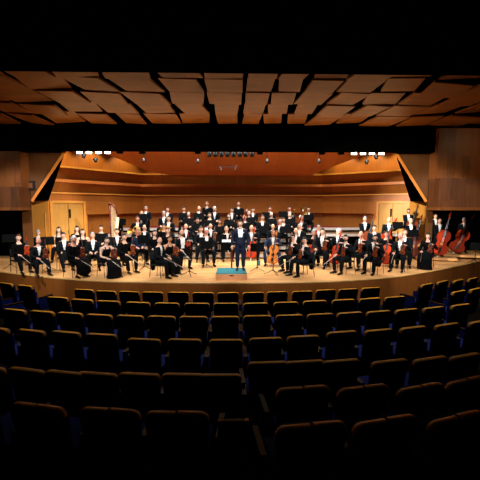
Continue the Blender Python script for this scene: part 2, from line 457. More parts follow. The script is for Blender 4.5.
def small_riser(u, v, Y, w, d, h, label):
    p = at(u, v, Y)
    t = thing('riser_platform', label, 'riser', (p.x, Y, S), R(-20), 'bass player platforms')
    m = MB(); m.box((0, 0, h - .05), (w, d, .1)); m.build('deck', M_floor, t, bevel=.008)
    for sx in (-1, 1):
        for sy in (-1, 1):
            if h > .12: 
                m = MB(); m.tube((sx * (w / 2 - .1), sy * (d / 2 - .1), 0), (sx * (w / 2 - .1), sy * (d / 2 - .1), h - .08), .025); m.build('leg', M_stand, t)
small_riser(459, 250, 16.6, 1.7, 1.3, .2, 'low wooden platform under the grey-haired bassist by the dark opening')
small_riser(440, 255, 16.0, 1.2, 1.1, .14, 'low wooden platform under the bassist with the upright red bass')
small_riser(408, 245, 18.1, 1.1, 1.0, .52, 'raised platform under the bearded bassist before the wooden pilaster')
small_riser(435.5, 245, 17.8, 1.2, 1.1, .36, 'raised platform behind the bassist with the upright red bass')

# ------------------------------------------------------------------ podium
pb = on_z(231.5, 280.3, S)
t = thing('conductor_podium', 'low pale wooden podium box with teal carpet top at stage centre', 'podium', (pb.x, pb.y + .56, S))
m = MB(); m.box((0, 0, .1), (1.0, 1.1, .2)); m.build('box', M_podium, t, bevel=.008)
m = MB(); m.box((0, 0, .21), (.98, 1.08, .025)); m.build('carpet', M_teal, t)
m = MB(); m.box((0, -.552, .15), (.13, .01, .03)); m.build('hand_slot', M_black, t)
PODZ = S + .222; PODY = pb.y + .56

# ------------------------------------------------------------------ bodies
SEAT = dict(pelvis=(0, 0, .55), waist=(0, .015, .73), chest=(0, .0, .93), nb=(0, -.015, 1.075), nt=(0, -.03, 1.17), head=(0, -.045, 1.275),
            sh=(.185, .0, 1.02), hip=(.095, -.02, .545), knee=(.19, -.44, .53), ank=(.185, -.44, .10))
STND = dict(pelvis=(0, 0, .95), waist=(0, 0, 1.12), chest=(0, -.01, 1.32), nb=(0, -.0, 1.46), nt=(0, -.015, 1.55), head=(0, -.03, 1.645),
            sh=(.185, .0, 1.405), hip=(.09, 0, .93), knee=(.10, -.01, .51), ank=(.105, .01, .10))
def elbow(s, t, pole, l1=.30, l2=.265):
    s, t = V(s), V(t); d = t - s; D = min(d.length, l1 + l2 - .004); dr = d.normalized(); t = s + dr * D
    a = (l1 * l1 - l2 * l2 + D * D) / (2 * D); h = math.sqrt(max(0, l1 * l1 - a * a))
    p = V(pole); p = (p - dr * p.dot(dr)).normalized()
    return s + dr * a + p * h, t
def axis_pts(P0, P1):
    P0, P1 = V(P0), V(P1); return P0, (P1 - P0).normalized()
BASS = {'bass': ((-.12, -.42, .0), (.42, -.02, 1.8)), 'basslean': ((-.56, -.50, .0), (.32, -.02, 1.66))}
CELLO = ((-.02, -.60, .0), (.13, -.13, 1.16))
def pose_data(pose, var):
    r = random.Random(var * 17 + len(pose))
    j = lambda a: r.uniform(-a, a)
    st = pose in ('stand', 'bass', 'basslean', 'conduct')
    J = {k: V(v) for k, v in (STND if st else SEAT).items()}
    lean = j(.02) - .01
    for k in ('chest', 'nb', 'nt', 'head', 'sh'):
        J[k] += V((j(.006), lean * (2 if k in ('nt', 'head') else 1), 0))
    legs = []
    for sd in (-1, 1):
        kn, an = J['knee'].copy(), J['ank'].copy()
        if not st:
            sp = .10 if pose == 'cello' else 0
            kn.x += sp + j(.03); an.x += sp + j(.04); an.y += j(.08) - (.02 if pose != 'cello' else -.04)
        elif pose.startswith('bass'): an.x += .05
        kn.x *= sd; an.x *= sd
        hp = J['hip'].copy(); hp.x *= sd
        legs.append((hp, kn, an))
    T = {}
    if pose == 'violin':
        T['L'] = ((.235, -.235, .965), (-.75, -.45, .35)); T['R'] = ((-.15, -.345, .685), (.25, -.9, -.15))
    elif pose == 'cello':
        p, d = axis_pts(*CELLO); q = p + d * .98
        T['L'] = (q + V((.09, .09, -.03)), (-.7, -.6, .2)); T['R'] = ((-.30, -.36, .74), (.35, -.8, -.3))
    elif pose.startswith('bass'):
        p, d = axis_pts(*BASS[pose]); q = p + d * 1.42
        T['L'] = (q + V((.07, .09, -.05)), (-.7, -.6, .25)); q = p + d * .98
        T['R'] = (q + V((-.16, .02, .02)), (.75, -.5, -.3))
    elif pose == 'conduct':
        T['L'] = ((.285, -.03, .86), (-.05, -.12, -1)); T['R'] = ((-.285, -.03, .86), (.05, -.12, -1))
    elif pose == 'stand':
        T['L'] = ((.09, -.24, 1.02), (-.8, -.4, -.2)); T['R'] = ((-.09, -.24, 1.04), (.8, -.4, -.2))
    elif pose == 'horn':
        T['L'] = ((.10, -.27, .86), (-.8, -.5, .2)); T['R'] = ((-.20, -.22, .72), (.3, -.8, .0))
    elif pose == 'wind':
        T['L'] = ((.09, -.24, .82), (-.8, -.4, .1)); T['R'] = ((-.09, -.27, .74), (.8, -.4, .1))
    else:
        T['L'] = ((.13 + j(.03), -.31 + j(.04), .685), (-.35, -.9, -.2)); T['R'] = ((-.13 + j(.03), -.31 + j(.04), .685), (.35, -.9, -.2))
    arms = {}
    for k, sd in (('R', -1), ('L', 1)):
        s = J['sh'].copy(); s.x *= sd
        e, w = elbow(s, T[k][0], (sd * .55, .35, -.9))
        arms[k] = (s, e, w, V(T[k][1]).normalized())
    return J, legs, arms, st

def torso(m, J, g, z_top=None, wom=False, lo=True):
    w = .92 if wom else 1.0
    P, W, Ch, nb, nt = J['pelvis'], J['waist'], J['chest'], J['nb'], J['nt']
    pts = [P - V((0, 0, .10))] if lo else []
    rad = [(.12 * w + g, .10 + g)] if lo else []
    pts += [P, W, Ch, Ch + (nb - Ch) * .62, nb + V((0, 0, -.005))]
    rad += [(.165 * (1.03 if wom else 1) + g, .12 + g), (.145 * w * (.92 if wom else 1) + g, .11 + g), (.168 * w + g, .118 + g), (.165 * w + g, .098 + g), (.085 + g, .075 + g)]
    if z_top == 'neck':
        pts += [nb + (nt - nb) * .55, nt + V((0, -.005, .05))]; rad += [.056, .054]
    m.loft(pts, rad, n=16)
def arm(m, A, g, upto=1.0, frm=0):
    s, e, w, _ = A
    end = e + (w - e) * upto
    i = V((s.x * .55, s.y, s.z + .02))
    m.loft([i, s, s + (e - s) * .5, e, e + (end - e) * .35, end], [.05 + g, .062 + g, .052 + g, .043 + g, .043 + g, .031 + g], n=10)
def leg(m, Lg, g, upto=1.0):
    h, k, a = Lg
    end = k + (a - k) * upto
    m.loft([h, h + (k - h) * .45, k, k + (end - k) * .35, end], [.088 + g, .082 + g, .062 + g, .060 + g, .042 + g], n=12)
def hand(m, w, d, sd, mi=0, curl=.5):
    d = d.normalized(); up = V((0, 0, 1)); side = d.cross(up)
    side = side.normalized() if side.length > .1 else V((sd, 0, 0)); nrm = side.cross(d).normalized()
    m.loft([w - d * .02, w + d * .03, w + d * .085], [(.027, .019), (.040, .016), (.042, .014)], hint=side, n=8, mi=mi)
    for i, ln in enumerate((.068, .078, .072, .056)):
        o = w + d * .075 + side * (-.031 + .0207 * i)
        k1 = o + (d - nrm * curl * .5).normalized() * ln * .55
        k2 = k1 + (d - nrm * curl * 1.6).normalized() * ln * .5
        m.loft([o, k1, k2], [.0095, .0088, .007], hint=side, n=5, mi=mi)
    o = w + d * .025 - side * sd * .03
    k1 = o + (d * .6 - side * sd * .8 - nrm * .3).normalized() * .038; k2 = k1 + (d * .9 - side * sd * .2 - nrm * .4).normalized() * .03
    m.loft([o, k1, k2], [.012, .010, .008], hint=nrm, n=5, mi=mi)
def shape_head(vs, grow=1.0):
    for v in vs:
        x, y, z = v.co
        x *= .081 * grow; y *= .101 * grow; z *= .126 * grow
        if z < 0:
            t = -z / .12
            x *= 1 - .30 * t * t
            y = y * (1 - .38 * t) if y > 0 else y * (1 - .10 * t * t) - .004 * t
        v.co = (x, y, z)
def head_mesh(m):
    vs = m.ball((0, 0, 0), 1, u=20, v=14); shape_head(vs)
    m.loft([(0, -.090, .022), (0, -.110, -.018), (0, -.096, -.034)], [(.009, .008), (.017, .013), (.012, .008)], n=8)
    for sd in (-1, 1):
        m.ball((sd * .031, -.0825, .012), (.0155, .010, .009), mi=1, u=8, v=6)
        m.ball((sd * .031, -.0900, .012), (.0075, .006, .0075), mi=2, u=8, v=6)
        m.box((sd * .032, -.0905, .034), (.034, .012, .007), mi=2)
        m.ball((sd * .078, .008, -.004), (.012, .022, .032), u=8, v=6)
    m.ball((0, -.0865, -.058), (.026, .009, .008), mi=3, u=8, v=6)
HCACHE = {}
def hair_mesh(style, color):
    k = (style, color)
    if k in HCACHE: return HCACHE[k]
    m = MB(); rr = random.Random(len(style))
    vs = m.ball((0, 0, 0), 1, u=28, v=20)
    g = {'curly': 1.22, 'fluffy': 1.17}.get(style, 1.085)
    keep = set()
    for v in vs:
        x, y, z = v.co
        if style == 'bald': ok = y > -.12 and -.62 < z < .30
        elif style == 'receding': ok = (z > .42 and y > -.55) or (y > -.1 and z > -.6)
        elif style in ('long', 'curly'): ok = (z > .42 if y < -.35 else z > -.5 if y < .1 else z > -.95)
        else: ok = z > .44 if y < -.5 else (z > .05 if y < .05 else z > -.62)
        if ok: keep.add(v)
    shape_head(vs, g)
    bmesh.ops.delete(m.bm, geom=[v for v in vs if v not in keep], context='VERTS')
    if style in ('curly', 'fluffy'):
        for v in m.bm.verts: v.co *= 1 + rr.uniform(-.06, .08)
    bmesh.ops.solidify(m.bm, geom=m.bm.faces[:], thickness=.008)
    if style == 'long':
        for sx in (-1, 1):
            m.loft([(sx * .072, .01, .03), (sx * .088, .012, -.08), (sx * .085, .01, -.18), (sx * .08, 0, -.24)], [(.018, .045), (.026, .045), (.026, .04), (.012, .02)], n=8)
        m.loft([(0, .07, .02), (0, .10, -.1), (0, .105, -.22), (0, .10, -.28)], [(.07, .03), (.085, .03), (.075, .028), (.04, .015)], n=10)
    if style == 'bun': m.ball((0, .115, .02), .042)
    if style == 'tied': m.loft([(0, .10, .03), (0, .125, -.06), (0, .11, -.18)], [.028, .032, .014], n=8)
    if style == 'curly':
        for i in range(16):
            a = rr.uniform(-.3, math.pi + .3); m.ball((.09 * math.cos(a), .075 * math.sin(a), rr.uniform(-.13, .06)), .034, u=8, v=6)
    HCACHE[k] = m.mesh('hair', HAIR[color], smooth=True)
    return HCACHE[k]
def beard_mesh(color):
    k = ('beard', color)
    if k in HCACHE: return HCACHE[k]
    m = MB(); vs = m.ball((0, 0, 0), 1, u=28, v=20)
    keep = {v for v in vs if v.co.z < -.42 and v.co.y < .1 or (v.co.y < .05 and abs(v.co.x) > .72 and v.co.z < .0)}
    mouth = {v for v in keep if abs(v.co.x) < .3 and -.58 < v.co.z < -.42 and v.co.y < -.5}
    shape_head(vs, 1.07)
    bmesh.ops.delete(m.bm, geom=[v for v in vs if v not in keep or v in mouth], context='VERTS')
    bmesh.ops.solidify(m.bm, geom=m.bm.faces[:], thickness=.006)
    HCACHE[k] = m.mesh('beard', HAIR[color], smooth=True); return HCACHE[k]
def glasses_mesh():
    if 'gl' in HCACHE: return HCACHE['gl']
    m = MB()
    for sd in (-1, 1):
        m.torus((sd * .032, -.104, .010), .021, .0028, axis=(0, 1, 0), n=14, m=5)
        m.tube((sd * .053, -.102, .014), (sd * .083, .0, .012), .0025, n=5)
    m.tube((-.011, -.105, .014), (.011, -.105, .014), .0025, n=5)
    HCACHE['gl'] = m.mesh('glasses', M_eye); return HCACHE['gl']

PENDING = []   # raw clothing/body lofts waiting for one evaluated remesh
RAW = {}
def raw(key, fn, voxel):
    """queue a loft mesh under key; remeshed once for everybody later"""
    if key in RAW: return
    m = MB(); fn(m); me = m.mesh('raw', M_suit)
    o = link('raw', me)
    md = o.modifiers.new('Remesh', 'REMESH'); md.mode = 'VOXEL'; md.voxel_size = voxel; md.use_smooth_shade = True
    sm = o.modifiers.new('Smooth', 'SMOOTH'); sm.factor = .5; sm.iterations = 3
    RAW[key] = o
BAKED = {}

# ------------------------------------------------------------------ people list
# id: (u, v, Y, yaw, pose, sex, hair style, hair colour, skin, options, description)
P = {
 1: (18.5, 237.7, 13.4, 42, 'violin', 'w', 'tied', 'brown', 0, 'sleeves', 'brown-haired woman at the stage end by the dark opening'),
 2: (38, 232.5, 15.9, 20, 'lap', 'm', 'short', 'grey', 0, 'glasses', 'grey-haired man in glasses behind the bald ruddy violinist'),
 3: (38.5, 241, 12.75, 38, 'violin', 'm', 'bald', 'grey', 2, 'tails', 'bald ruddy violinist in white bow tie'),
 4: (58.7, 229.8, 16.0, 15, 'lap', 'w', 'long', 'dark', 0, 'bare', 'woman with bare pale arms right before the door with harp side'),
 5: (63.4, 235.5, 13.9, 30, 'violin', 'm', 'short', 'dark', 1, '', 'dark-haired man behind the white-haired older woman'),
 6: (73.7, 239.5, 12.5, 48, 'violin', 'w', 'fluffy', 'white', 2, 'sleeves dress', 'white-haired older woman in a black dress'),
 7: (77, 228.8, 16.4, 10, 'lap', 'w', 'long', 'black', 0, 'sleeves', 'long-haired woman in black before the door leaf'),
 8: (82.7, 232, 15.1, 22, 'lap', 'w', 'long', 'dark', 0, 'bare', 'bare-armed woman with dark hair behind the white-haired woman'),
 9: (92.5, 235.5, 13.9, 22, 'lap', 'm', 'short', 'grey', 1, '', 'grey-haired man seated behind the sleeveless gown'),
 10: (101, 227.8, 16.6, 10, 'lap', 'm', 'short', 'black', 1, '', 'black-haired man just beside the harp'),
 11: (107, 240.5, 12.45, 40, 'violin', 'w', 'tied', 'dark', 0, 'bare skirt', 'woman in a long sleeveless black gown'),
 12: (116.7, 231.5, 15.0, 18, 'violin', 'm', 'short', 'dark', 1, '', 'man with violin below the harp strings'),
 13: (124.4, 237, 13.3, 38, 'violin', 'w', 'tied', 'black', 1, 'sleeves', 'black-haired woman violinist beside the long gown'),
 14: (116, 213.5, 18.0, 0, 'stand', 'w', 'long', 'brown', 0, 'sleeves', 'brown-haired woman standing behind the harp'),
 15: (137.5, 218.5, 17.6, 8, 'horn', 'm', 'short', 'dark', 2, '', 'horn player nearest the harp'),
 16: (146, 208.5, 18.7, 0, 'stand', 'm', 'short', 'grey', 2, '', 'tall grey-haired man standing on the riser'),
 17: (141.6, 213.5, 18.4, 5, 'lap', 'm', 'bald', 'grey', 1, '', 'balding man before the tall grey-haired man'),
 18: (144.4, 227.5, 16.6, 15, 'lap', 'm', 'bald', 'brown', 1, '', 'bald man behind the curly blonde woman'),
 19: (138, 231.5, 15.2, 28, 'lap', 'w', 'curly', 'blonde', 2, 'sleeves blue', 'curly blonde woman in ink blue'),
 20: (154.7, 233, 14.8, 20, 'lap', 'w', 'long', 'black', 0, 'sleeves', 'black-bobbed woman behind the concertmaster'),
 21: (163.7, 213.5, 18.4, 0, 'lap', 'm', 'short', 'grey', 1, 'glasses', 'grey man in glasses behind the second horn'),
 22: (167.5, 209.5, 19.4, 0, 'lap', 'm', 'short', 'dark', 1, '', 'dark-haired man on the high riser above the second horn'),
 23: (168.7, 218.5, 17.6, 5, 'horn', 'm', 'short', 'black', 1, '', 'black-haired horn player with pale bell'),
 24: (163.9, 226.6, 16.7, 10, 'lap', 'w', 'bun', 'dark', 1, 'sleeves', 'woman with hair up below the second horn'),
 25: (168, 230.5, 15.5, 15, 'lap', 'w', 'long', 'brown', 0, 'sleeves', 'brown-haired woman above the concertmaster'),
 26: (159.7, 240.5, 12.35, 52, 'lap', 'm', 'receding', 'dark', 1, 'tails', 'concertmaster in tails holding a bow'),
 27: (170, 239, 13.2, 20, 'violin', 'w', 'bun', 'black', 3, 'bare skirt', 'bare-shouldered woman with bun beside the concertmaster'),
 28: (184, 209, 19.4, 0, 'lap', 'm', 'short', 'dark', 1, '', 'dark-haired man seated high above the grey receding man'),
 29: (188.7, 214.5, 18.4, 0, 'lap', 'm', 'receding', 'grey', 2, '', 'grey receding man low behind a wide stand'),
 30: (199, 208.5, 19.4, 0, 'lap', 'm', 'bald', 'grey', 1, '', 'bald man on the high riser beside the tall percussionist'),
 31: (207, 203.7, 20.7, 0, 'lap', 'm', 'receding', 'dark', 1, '', 'topmost player at the back wall nearer the harp'),
 32: (214.7, 209, 19.4, 0, 'lap', 'm', 'fluffy', 'white', 1, '', 'white-haired man at the back beside the topmost player'),
 33: (209.7, 215, 18.4, 0, 'lap', 'w', 'long', 'brown', 0, 'sleeves low', 'brown-haired woman below the white-haired back man'),
 34: (197.7, 220.5, 17.6, 5, 'wind', 'w', 'tied', 'dark', 1, 'sleeves low', 'woman in low-necked black among the woodwinds'),
 35: (186, 226.5, 16.7, 10, 'lap', 'm', 'bald', 'grey', 1, '', 'bald man with white tie behind the bearded stout violinist'),
 36: (201, 229, 16.0, 10, 'lap', 'm', 'short', 'dark', 1, '', 'dark-haired man peering behind the white-haired violist'),
 37: (210.6, 226, 16.8, 10, 'violin', 'm', 'receding', 'dark', 1, '', 'man with violin behind the white-haired violist'),
 38: (182, 232.5, 14.2, 22, 'violin', 'm', 'receding', 'dark', 1, 'beard stout', 'stout bearded violinist with wide white shirt front'),
 39: (206.5, 231.5, 14.8, 12, 'lap', 'm', 'short', 'white', 2, '', 'white-haired violist behind the lone black stand'),
 41: (219.7, 222, 17.5, 5, 'wind', 'w', 'tied', 'black', 3, 'sleeves low', 'black-haired woman behind the podium-side stands'),
 42: (229, 216, 18.4, 0, 'lap', 'w', 'long', 'brown', 0, 'sleeves low', 'woman in low-necked dress above the podium'),
 43: (232, 210, 19.4, 0, 'lap', 'm', 'short', 'dark', 1, '', 'man just below the central topmost player'),
 44: (238.5, 204.0, 20.7, 0, 'lap', 'm', 'receding', 'dark', 1, '', 'topmost player straight above the conductor'),
 45: (244.7, 217.5, 17.9, 0, 'wind', 'm', 'receding', 'brown', 2, '', 'man over the conductor\'s shoulder'),
 46: (249, 213.5, 18.6, 0, 'lap', 'm', 'short', 'grey', 1, '', 'grey-haired man behind the conductor\'s shoulder row'),
 47: (253, 210, 19.4, 0, 'lap', 'm', 'short', 'dark', 1, '', 'dark-haired man at the back beside the grey-haired row'),
 48: (226.5, 229, 16.1, 8, 'violin', 'm', 'receding', 'dark', 1, '', 'violist seated behind the white score'),
 50: (251.5, 227, 16.4, -5, 'cello', 'm', 'bald', 'grey', 1, '', 'bald cellist right behind the conductor'),
 51: (262.5, 217.5, 17.8, 0, 'lap', 'm', 'short', 'brown', 1, '', 'man alone behind the tall central stand'),
 52: (270, 208.5, 19.4, 0, 'lap', 'm', 'short', 'dark', 2, '', 'ruddy man on the high riser above the clarinettist'),
 53: (271.5, 214.5, 18.4, -5, 'wind', 'm', 'bald', 'grey', 0, '', 'pale bald clarinettist before the ruddy man'),
 54: (273, 226.5, 16.8, -8, 'lap', 'm', 'bald', 'grey', 1, '', 'bald man straight behind the golden cello'),
 55: (273.5, 233, 14.8, -12, 'cello', 'm', 'receding', 'black', 3, 'blue', 'cellist in ink blue with the golden cello'),
 56: (283.4, 220, 17.7, -10, 'lap', 'm', 'short', 'dark', 1, '', 'dark-haired man beside the turned grey man'),
 57: (280, 223.5, 17.35, -50, 'lap', 'm', 'short', 'grey', 2, 'profile', 'grey-haired man turned in profile'),
 58: (289.7, 208.5, 19.4, -5, 'wind', 'm', 'short', 'dark', 2, '', 'trumpeter on the high riser'),
 59: (289.7, 215, 18.4, -5, 'lap', 'm', 'receding', 'grey', 0, '', 'grey receding man below the trumpeter'),
 60: (301, 218, 17.7, -10, 'wind', 'm', 'short', 'white', 2, '', 'white-haired bassoonist among the woodwinds'),
 61: (308.5, 209, 19.4, -5, 'wind', 'm', 'short', 'black', 1, '', 'tuba player at the riser end'),
 62: (296, 231, 15.4, -25, 'lap', 'm', 'bald', 'grey', 1, '', 'bald man above the spectacled violinist'),
 63: (293, 237.5, 13.2, -52, 'violin', 'm', 'short', 'black', 1, 'glasses', 'spectacled violinist turned to the podium'),
 64: (304.6, 240.5, 12.4, -55, 'violin', 'm', 'short', 'black', 1, 'glasses tails', 'front spectacled violinist with tails over his chair'),
 65: (299.4, 226.5, 16.8, -15, 'lap', 'm', 'short', 'grey', 1, '', 'grey-haired man below the bassoonist'),
 66: (318.7, 227.5, 16.9, -10, 'lap', 'm', 'short', 'grey', 1, 'glasses', 'grey man in glasses below the bare red carpet'),
 67: (313.7, 233, 14.9, -28, 'cello', 'w', 'fluffy', 'grey', 1, 'sleeves', 'grey-haired cellist with small red cello'),
 68: (322.5, 231.5, 14.2, -22, 'violin', 'm', 'short', 'black', 1, '', 'black-haired violist sitting upright'),
 69: (338.7, 232, 14.6, -35, 'cello', 'm', 'fluffy', 'white', 0, '', 'white-haired cellist with bright red cello'),
 70: (345.6, 238, 12.85, -48, 'violin', 'm', 'short', 'black', 1, 'beard', 'black-bearded violist in the front row'),
 71: (361, 234.5, 13.7, -45, 'violin', 'm', 'bald', 'grey', 2, '', 'bald violist with long bow'),
 72: (365, 219, 17.6, -12, 'bass', 'm', 'short', 'grey', 1, '', 'grey-haired bassist before the dark recess'),
 73: (374.5, 227.5, 16.3, -15, 'lap', 'm', 'short', 'dark', 1, '', 'dark-haired man behind the smiling violist'),
 74: (375, 238, 12.75, -38, 'violin', 'm', 'short', 'black', 1, 'beard tails', 'smiling bearded violist in tails'),
 75: (389, 220, 17.2, -15, 'basslean', 'm', 'bald', 'grey', 1, '', 'bald bassist before the far double door'),
 76: (386.4, 234, 14.6, -30, 'cello', 'w', 'tied', 'black', 2, 'sleeves glasses', 'spectacled woman cellist beside the smiling violist'),
 77: (408.4, 211, 18.3, -12, 'bass', 'm', 'short', 'dark', 1, 'beard high', 'bearded bassist standing highest'),
 78: (411, 221, 16.5, -12, 'bass', 'm', 'bald', 'grey', 1, '', 'balding bassist below the highest bassist'),
 79: (405, 232, 14.3, -28, 'lap', 'm', 'short', 'dark', 1, '', 'dark-haired man behind the bald violist'),
 80: (400.6, 236, 13.3, -30, 'violin', 'm', 'bald', 'grey', 2, '', 'bald violist nearest the last woman'),
 81: (428, 236, 13.9, -30, 'violin', 'w', 'long', 'black', 1, 'sleeves skirt', 'black-haired woman in a long black skirt at the stage end'),
 82: (435.6, 216, 17.6, -10, 'stand', 'm', 'short', 'dark', 1, 'high', 'man standing behind the upright red bass'),
 83: (439.8, 220.5, 16.0, -15, 'bass', 'm', 'short', 'dark', 1, 'low', 'bassist with the big upright red bass'),
 84: (464.3, 220, 16.6, -15, 'basslean', 'm', 'short', 'grey', 1, 'low', 'grey-haired bassist by the dark opening'),
}
P[4] = P[4][:10] + ('bare-armed woman nearest the pale wooden pilaster',)
COND = (240.3, 223.3, 12.3, 0, 'conduct', 'm', 'short', 'black', 1, 'navy', 'conductor in navy tailcoat')
P[49] = COND
OVER = {77: S + .52, 82: S + .36, 83: S + .14, 84: S + .2, 49: PODZ}

def queue(pid, d):
    u, v, Y, yaw, pose, sex, hs, hc, sk, opt, desc = d
    var = pid % 4
    J, legs, arms, st = pose_data(pose, var)
    wom = sex == 'w'; stout = .03 if 'stout' in opt else 0
    k = (pose, var)
    raw(('body', k, wom), lambda m: (torso(m, J, 0, 'neck', wom), arm(m, arms['L'], -.002), arm(m, arms['R'], -.002), leg(m, legs[0], 0), leg(m, legs[1], 0)), .02)
    if wom:
        bare = 'bare' in opt; low = 'low' in opt or bare
        def top(m):
            torso(m, J, .014, None, True)
            if not bare: arm(m, arms['L'], .012, .93); arm(m, arms['R'], .012, .93)
        raw(('top', k, bare), top, .018)
        if 'skirt' in opt or 'dress' in opt:
            p = J['pelvis']; full = 'skirt' in opt
            raw(('skirt', k, full), lambda m: m.loft([p + V((0, .05, .08)), p + V((0, -.1, .03)), p + V((0, -.3, .01)), p + V((0, -.46, -.02)), p + V((0, -.53, -.16)), p + V((0, -.52, -.36)), p + V((0, -.50, -.53 if full else -.37))],
                [(.18, .14), (.24, .14), (.265, .14), (.27, .14), (.265, .14), (.27, .15), (.29 if full else .24, .17 if full else .14)], n=16), .022)
        if 'skirt' not in opt and 'dress' not in opt:
            raw(('trou', k, True), lambda m: (leg(m, legs[0], .014, .98), leg(m, legs[1], .014, .98), m.loft([J['pelvis'] - V((0, 0, .12)), J['pelvis'], J['pelvis'] + V((0, 0, .1))], [(.13, .11), (.19, .14), (.17, .13)], n=14)), .02)
    else:
        tl = 'tails' in opt or pose == 'conduct'
        def jacket(m):
            torso(m, J, .020 + stout, None)
            for a in arms.values(): arm(m, a, .016, .93)
            if tl and not st:
                w = J['waist']; m.loft([w + V((0, .05, -.02)), w + V((0, .17, -.14)), w + V((0, .235, -.32)), w + V((0, .225, -.52))], [(.16, .08), (.17, .05), (.16, .035), (.10, .025)], n=12)
            elif pose == 'conduct':
                w = J['waist']; m.loft([w + V((0, .03, 0)), w + V((0, .07, -.25)), w + V((0, .09, -.55))], [(.15, .09), (.16, .06), (.11, .025)], n=12)
            elif not st:
                p = J['pelvis']; m.loft([p + V((0, 0, .1)), p + V((0, 0, -.06))], [(.195, .15), (.205, .16)], n=14)
            else:
                p = J['pelvis']; m.loft([p + V((0, 0, .12)), p + V((0, 0, -.12))], [(.185, .14), (.20, .145)], n=14)
        raw(('jacket', k, tl, stout), jacket, .018)
        raw(('shirt', k, stout), lambda m: torso(m, J, .010 + stout, None, lo=False), .02)
        raw(('trou', k, False), lambda m: (leg(m, legs[0], .016, .99), leg(m, legs[1], .016, .99), m.loft([J['pelvis'] - V((0, 0, .12)), J['pelvis'], J['pelvis'] + V((0, 0, .12))], [(.13, .11), (.19, .14), (.165, .13)], n=14)), .02)
for pid, d in list(P.items()):
    if d[4] == 'violin' or pid == 26: P[pid] = d[:3] + (d[3] * 1.25,) + d[4:]
for pid, d in P.items(): queue(pid, d)
bpy.context.view_layer.update()
dg = bpy.context.evaluated_depsgraph_get()
for k, o in RAW.items():
    BAKED[k] = bpy.data.meshes.new_from_object(o.evaluated_get(dg), depsgraph=dg)
for o in RAW.values():
    bpy.data.objects.remove(o, do_unlink=True)

FIN = {}
def finish(key, mat, cut=None, name='m'):
    """a baked mesh with some faces cut away by cut(centre, normal) and a material"""
    fk = (key, mat.name, name)
    if fk in FIN: return FIN[fk]
    me = BAKED[key].copy(); me.name = name
    me.materials.clear(); me.materials.append(mat)
    if cut:
        bm = bmesh.new(); bm.from_mesh(me)
        rm = [f for f in bm.faces if cut(f.calc_center_median(), f.normal)]
        bmesh.ops.delete(bm, geom=rm, context='FACES'); bm.to_mesh(me); bm.free()
    for p in me.polygons: p.use_smooth = True; p.material_index = 0
    FIN[fk] = me
    return me
BODY = {}
def body_mesh(k, wom, skin, J, arms, turn, pose):
    key = (k, wom, skin, turn)
    if key in BODY: return BODY[key]
    m = MB()
    bm = m.bm; bm.from_mesh(BAKED[('body', k, wom)])
    for f in bm.faces: f.material_index = 0; f.smooth = True
    for sd, nm in ((-1, 'R'), (1, 'L')):
        s, e, w, d = arms[nm]; hand(m, w, d, sd, 0, .35 if pose == 'conduct' else .6)
    h = MB(); head_mesh(h)
    hm = h.mesh('tmp', M_suit, xf=Matrix.Translation(J['head']) @ Matrix.Rotation(R(turn), 4, 'Z'))
    bm.from_mesh(hm); bpy.data.meshes.remove(hm)
    me = m.mesh('person', [SKINS[skin], M_eyew, M_eye, M_lip], smooth=True, fixn=False)
    BODY[key] = me
    return me
SMALL = {}
def small(key, fn, mat, **kw):
    if key not in SMALL:
        m = MB(); fn(m); SMALL[key] = m.mesh(key[0] if isinstance(key, tuple) else key, mat, **kw)
    return SMALL[key]

# ------------------------------------------------------------------ chair
def chair_parts():
    root = thing('orchestra_chair', 'black chair', 'chair')
    m = MB(); m.box((0, -.01, .435), (.44, .43, .05)); m.build('seat', M_chair, root, bevel=.015, smooth='auto')
    m = MB(); m.box((0, .225, .70), (.42, .035, .30), rot=Matrix.Rotation(R(-10), 3, 'X')); m.build('backrest', M_chair, root, bevel=.012, smooth='auto')
    for sx in (-1, 1):
        m = MB(); m.loft([(sx * .20, -.19, .42), (sx * .215, -.23, 0)], [.011, .011], n=6); m.build('leg', M_steel, root)
        m = MB(); m.loft([(sx * .20, .245, .82), (sx * .205, .19, .42), (sx * .215, .25, 0)], [.011] * 3, n=6); m.build('leg', M_steel, root)
    return root
CHAIR0 = chair_parts(); chair_used = []

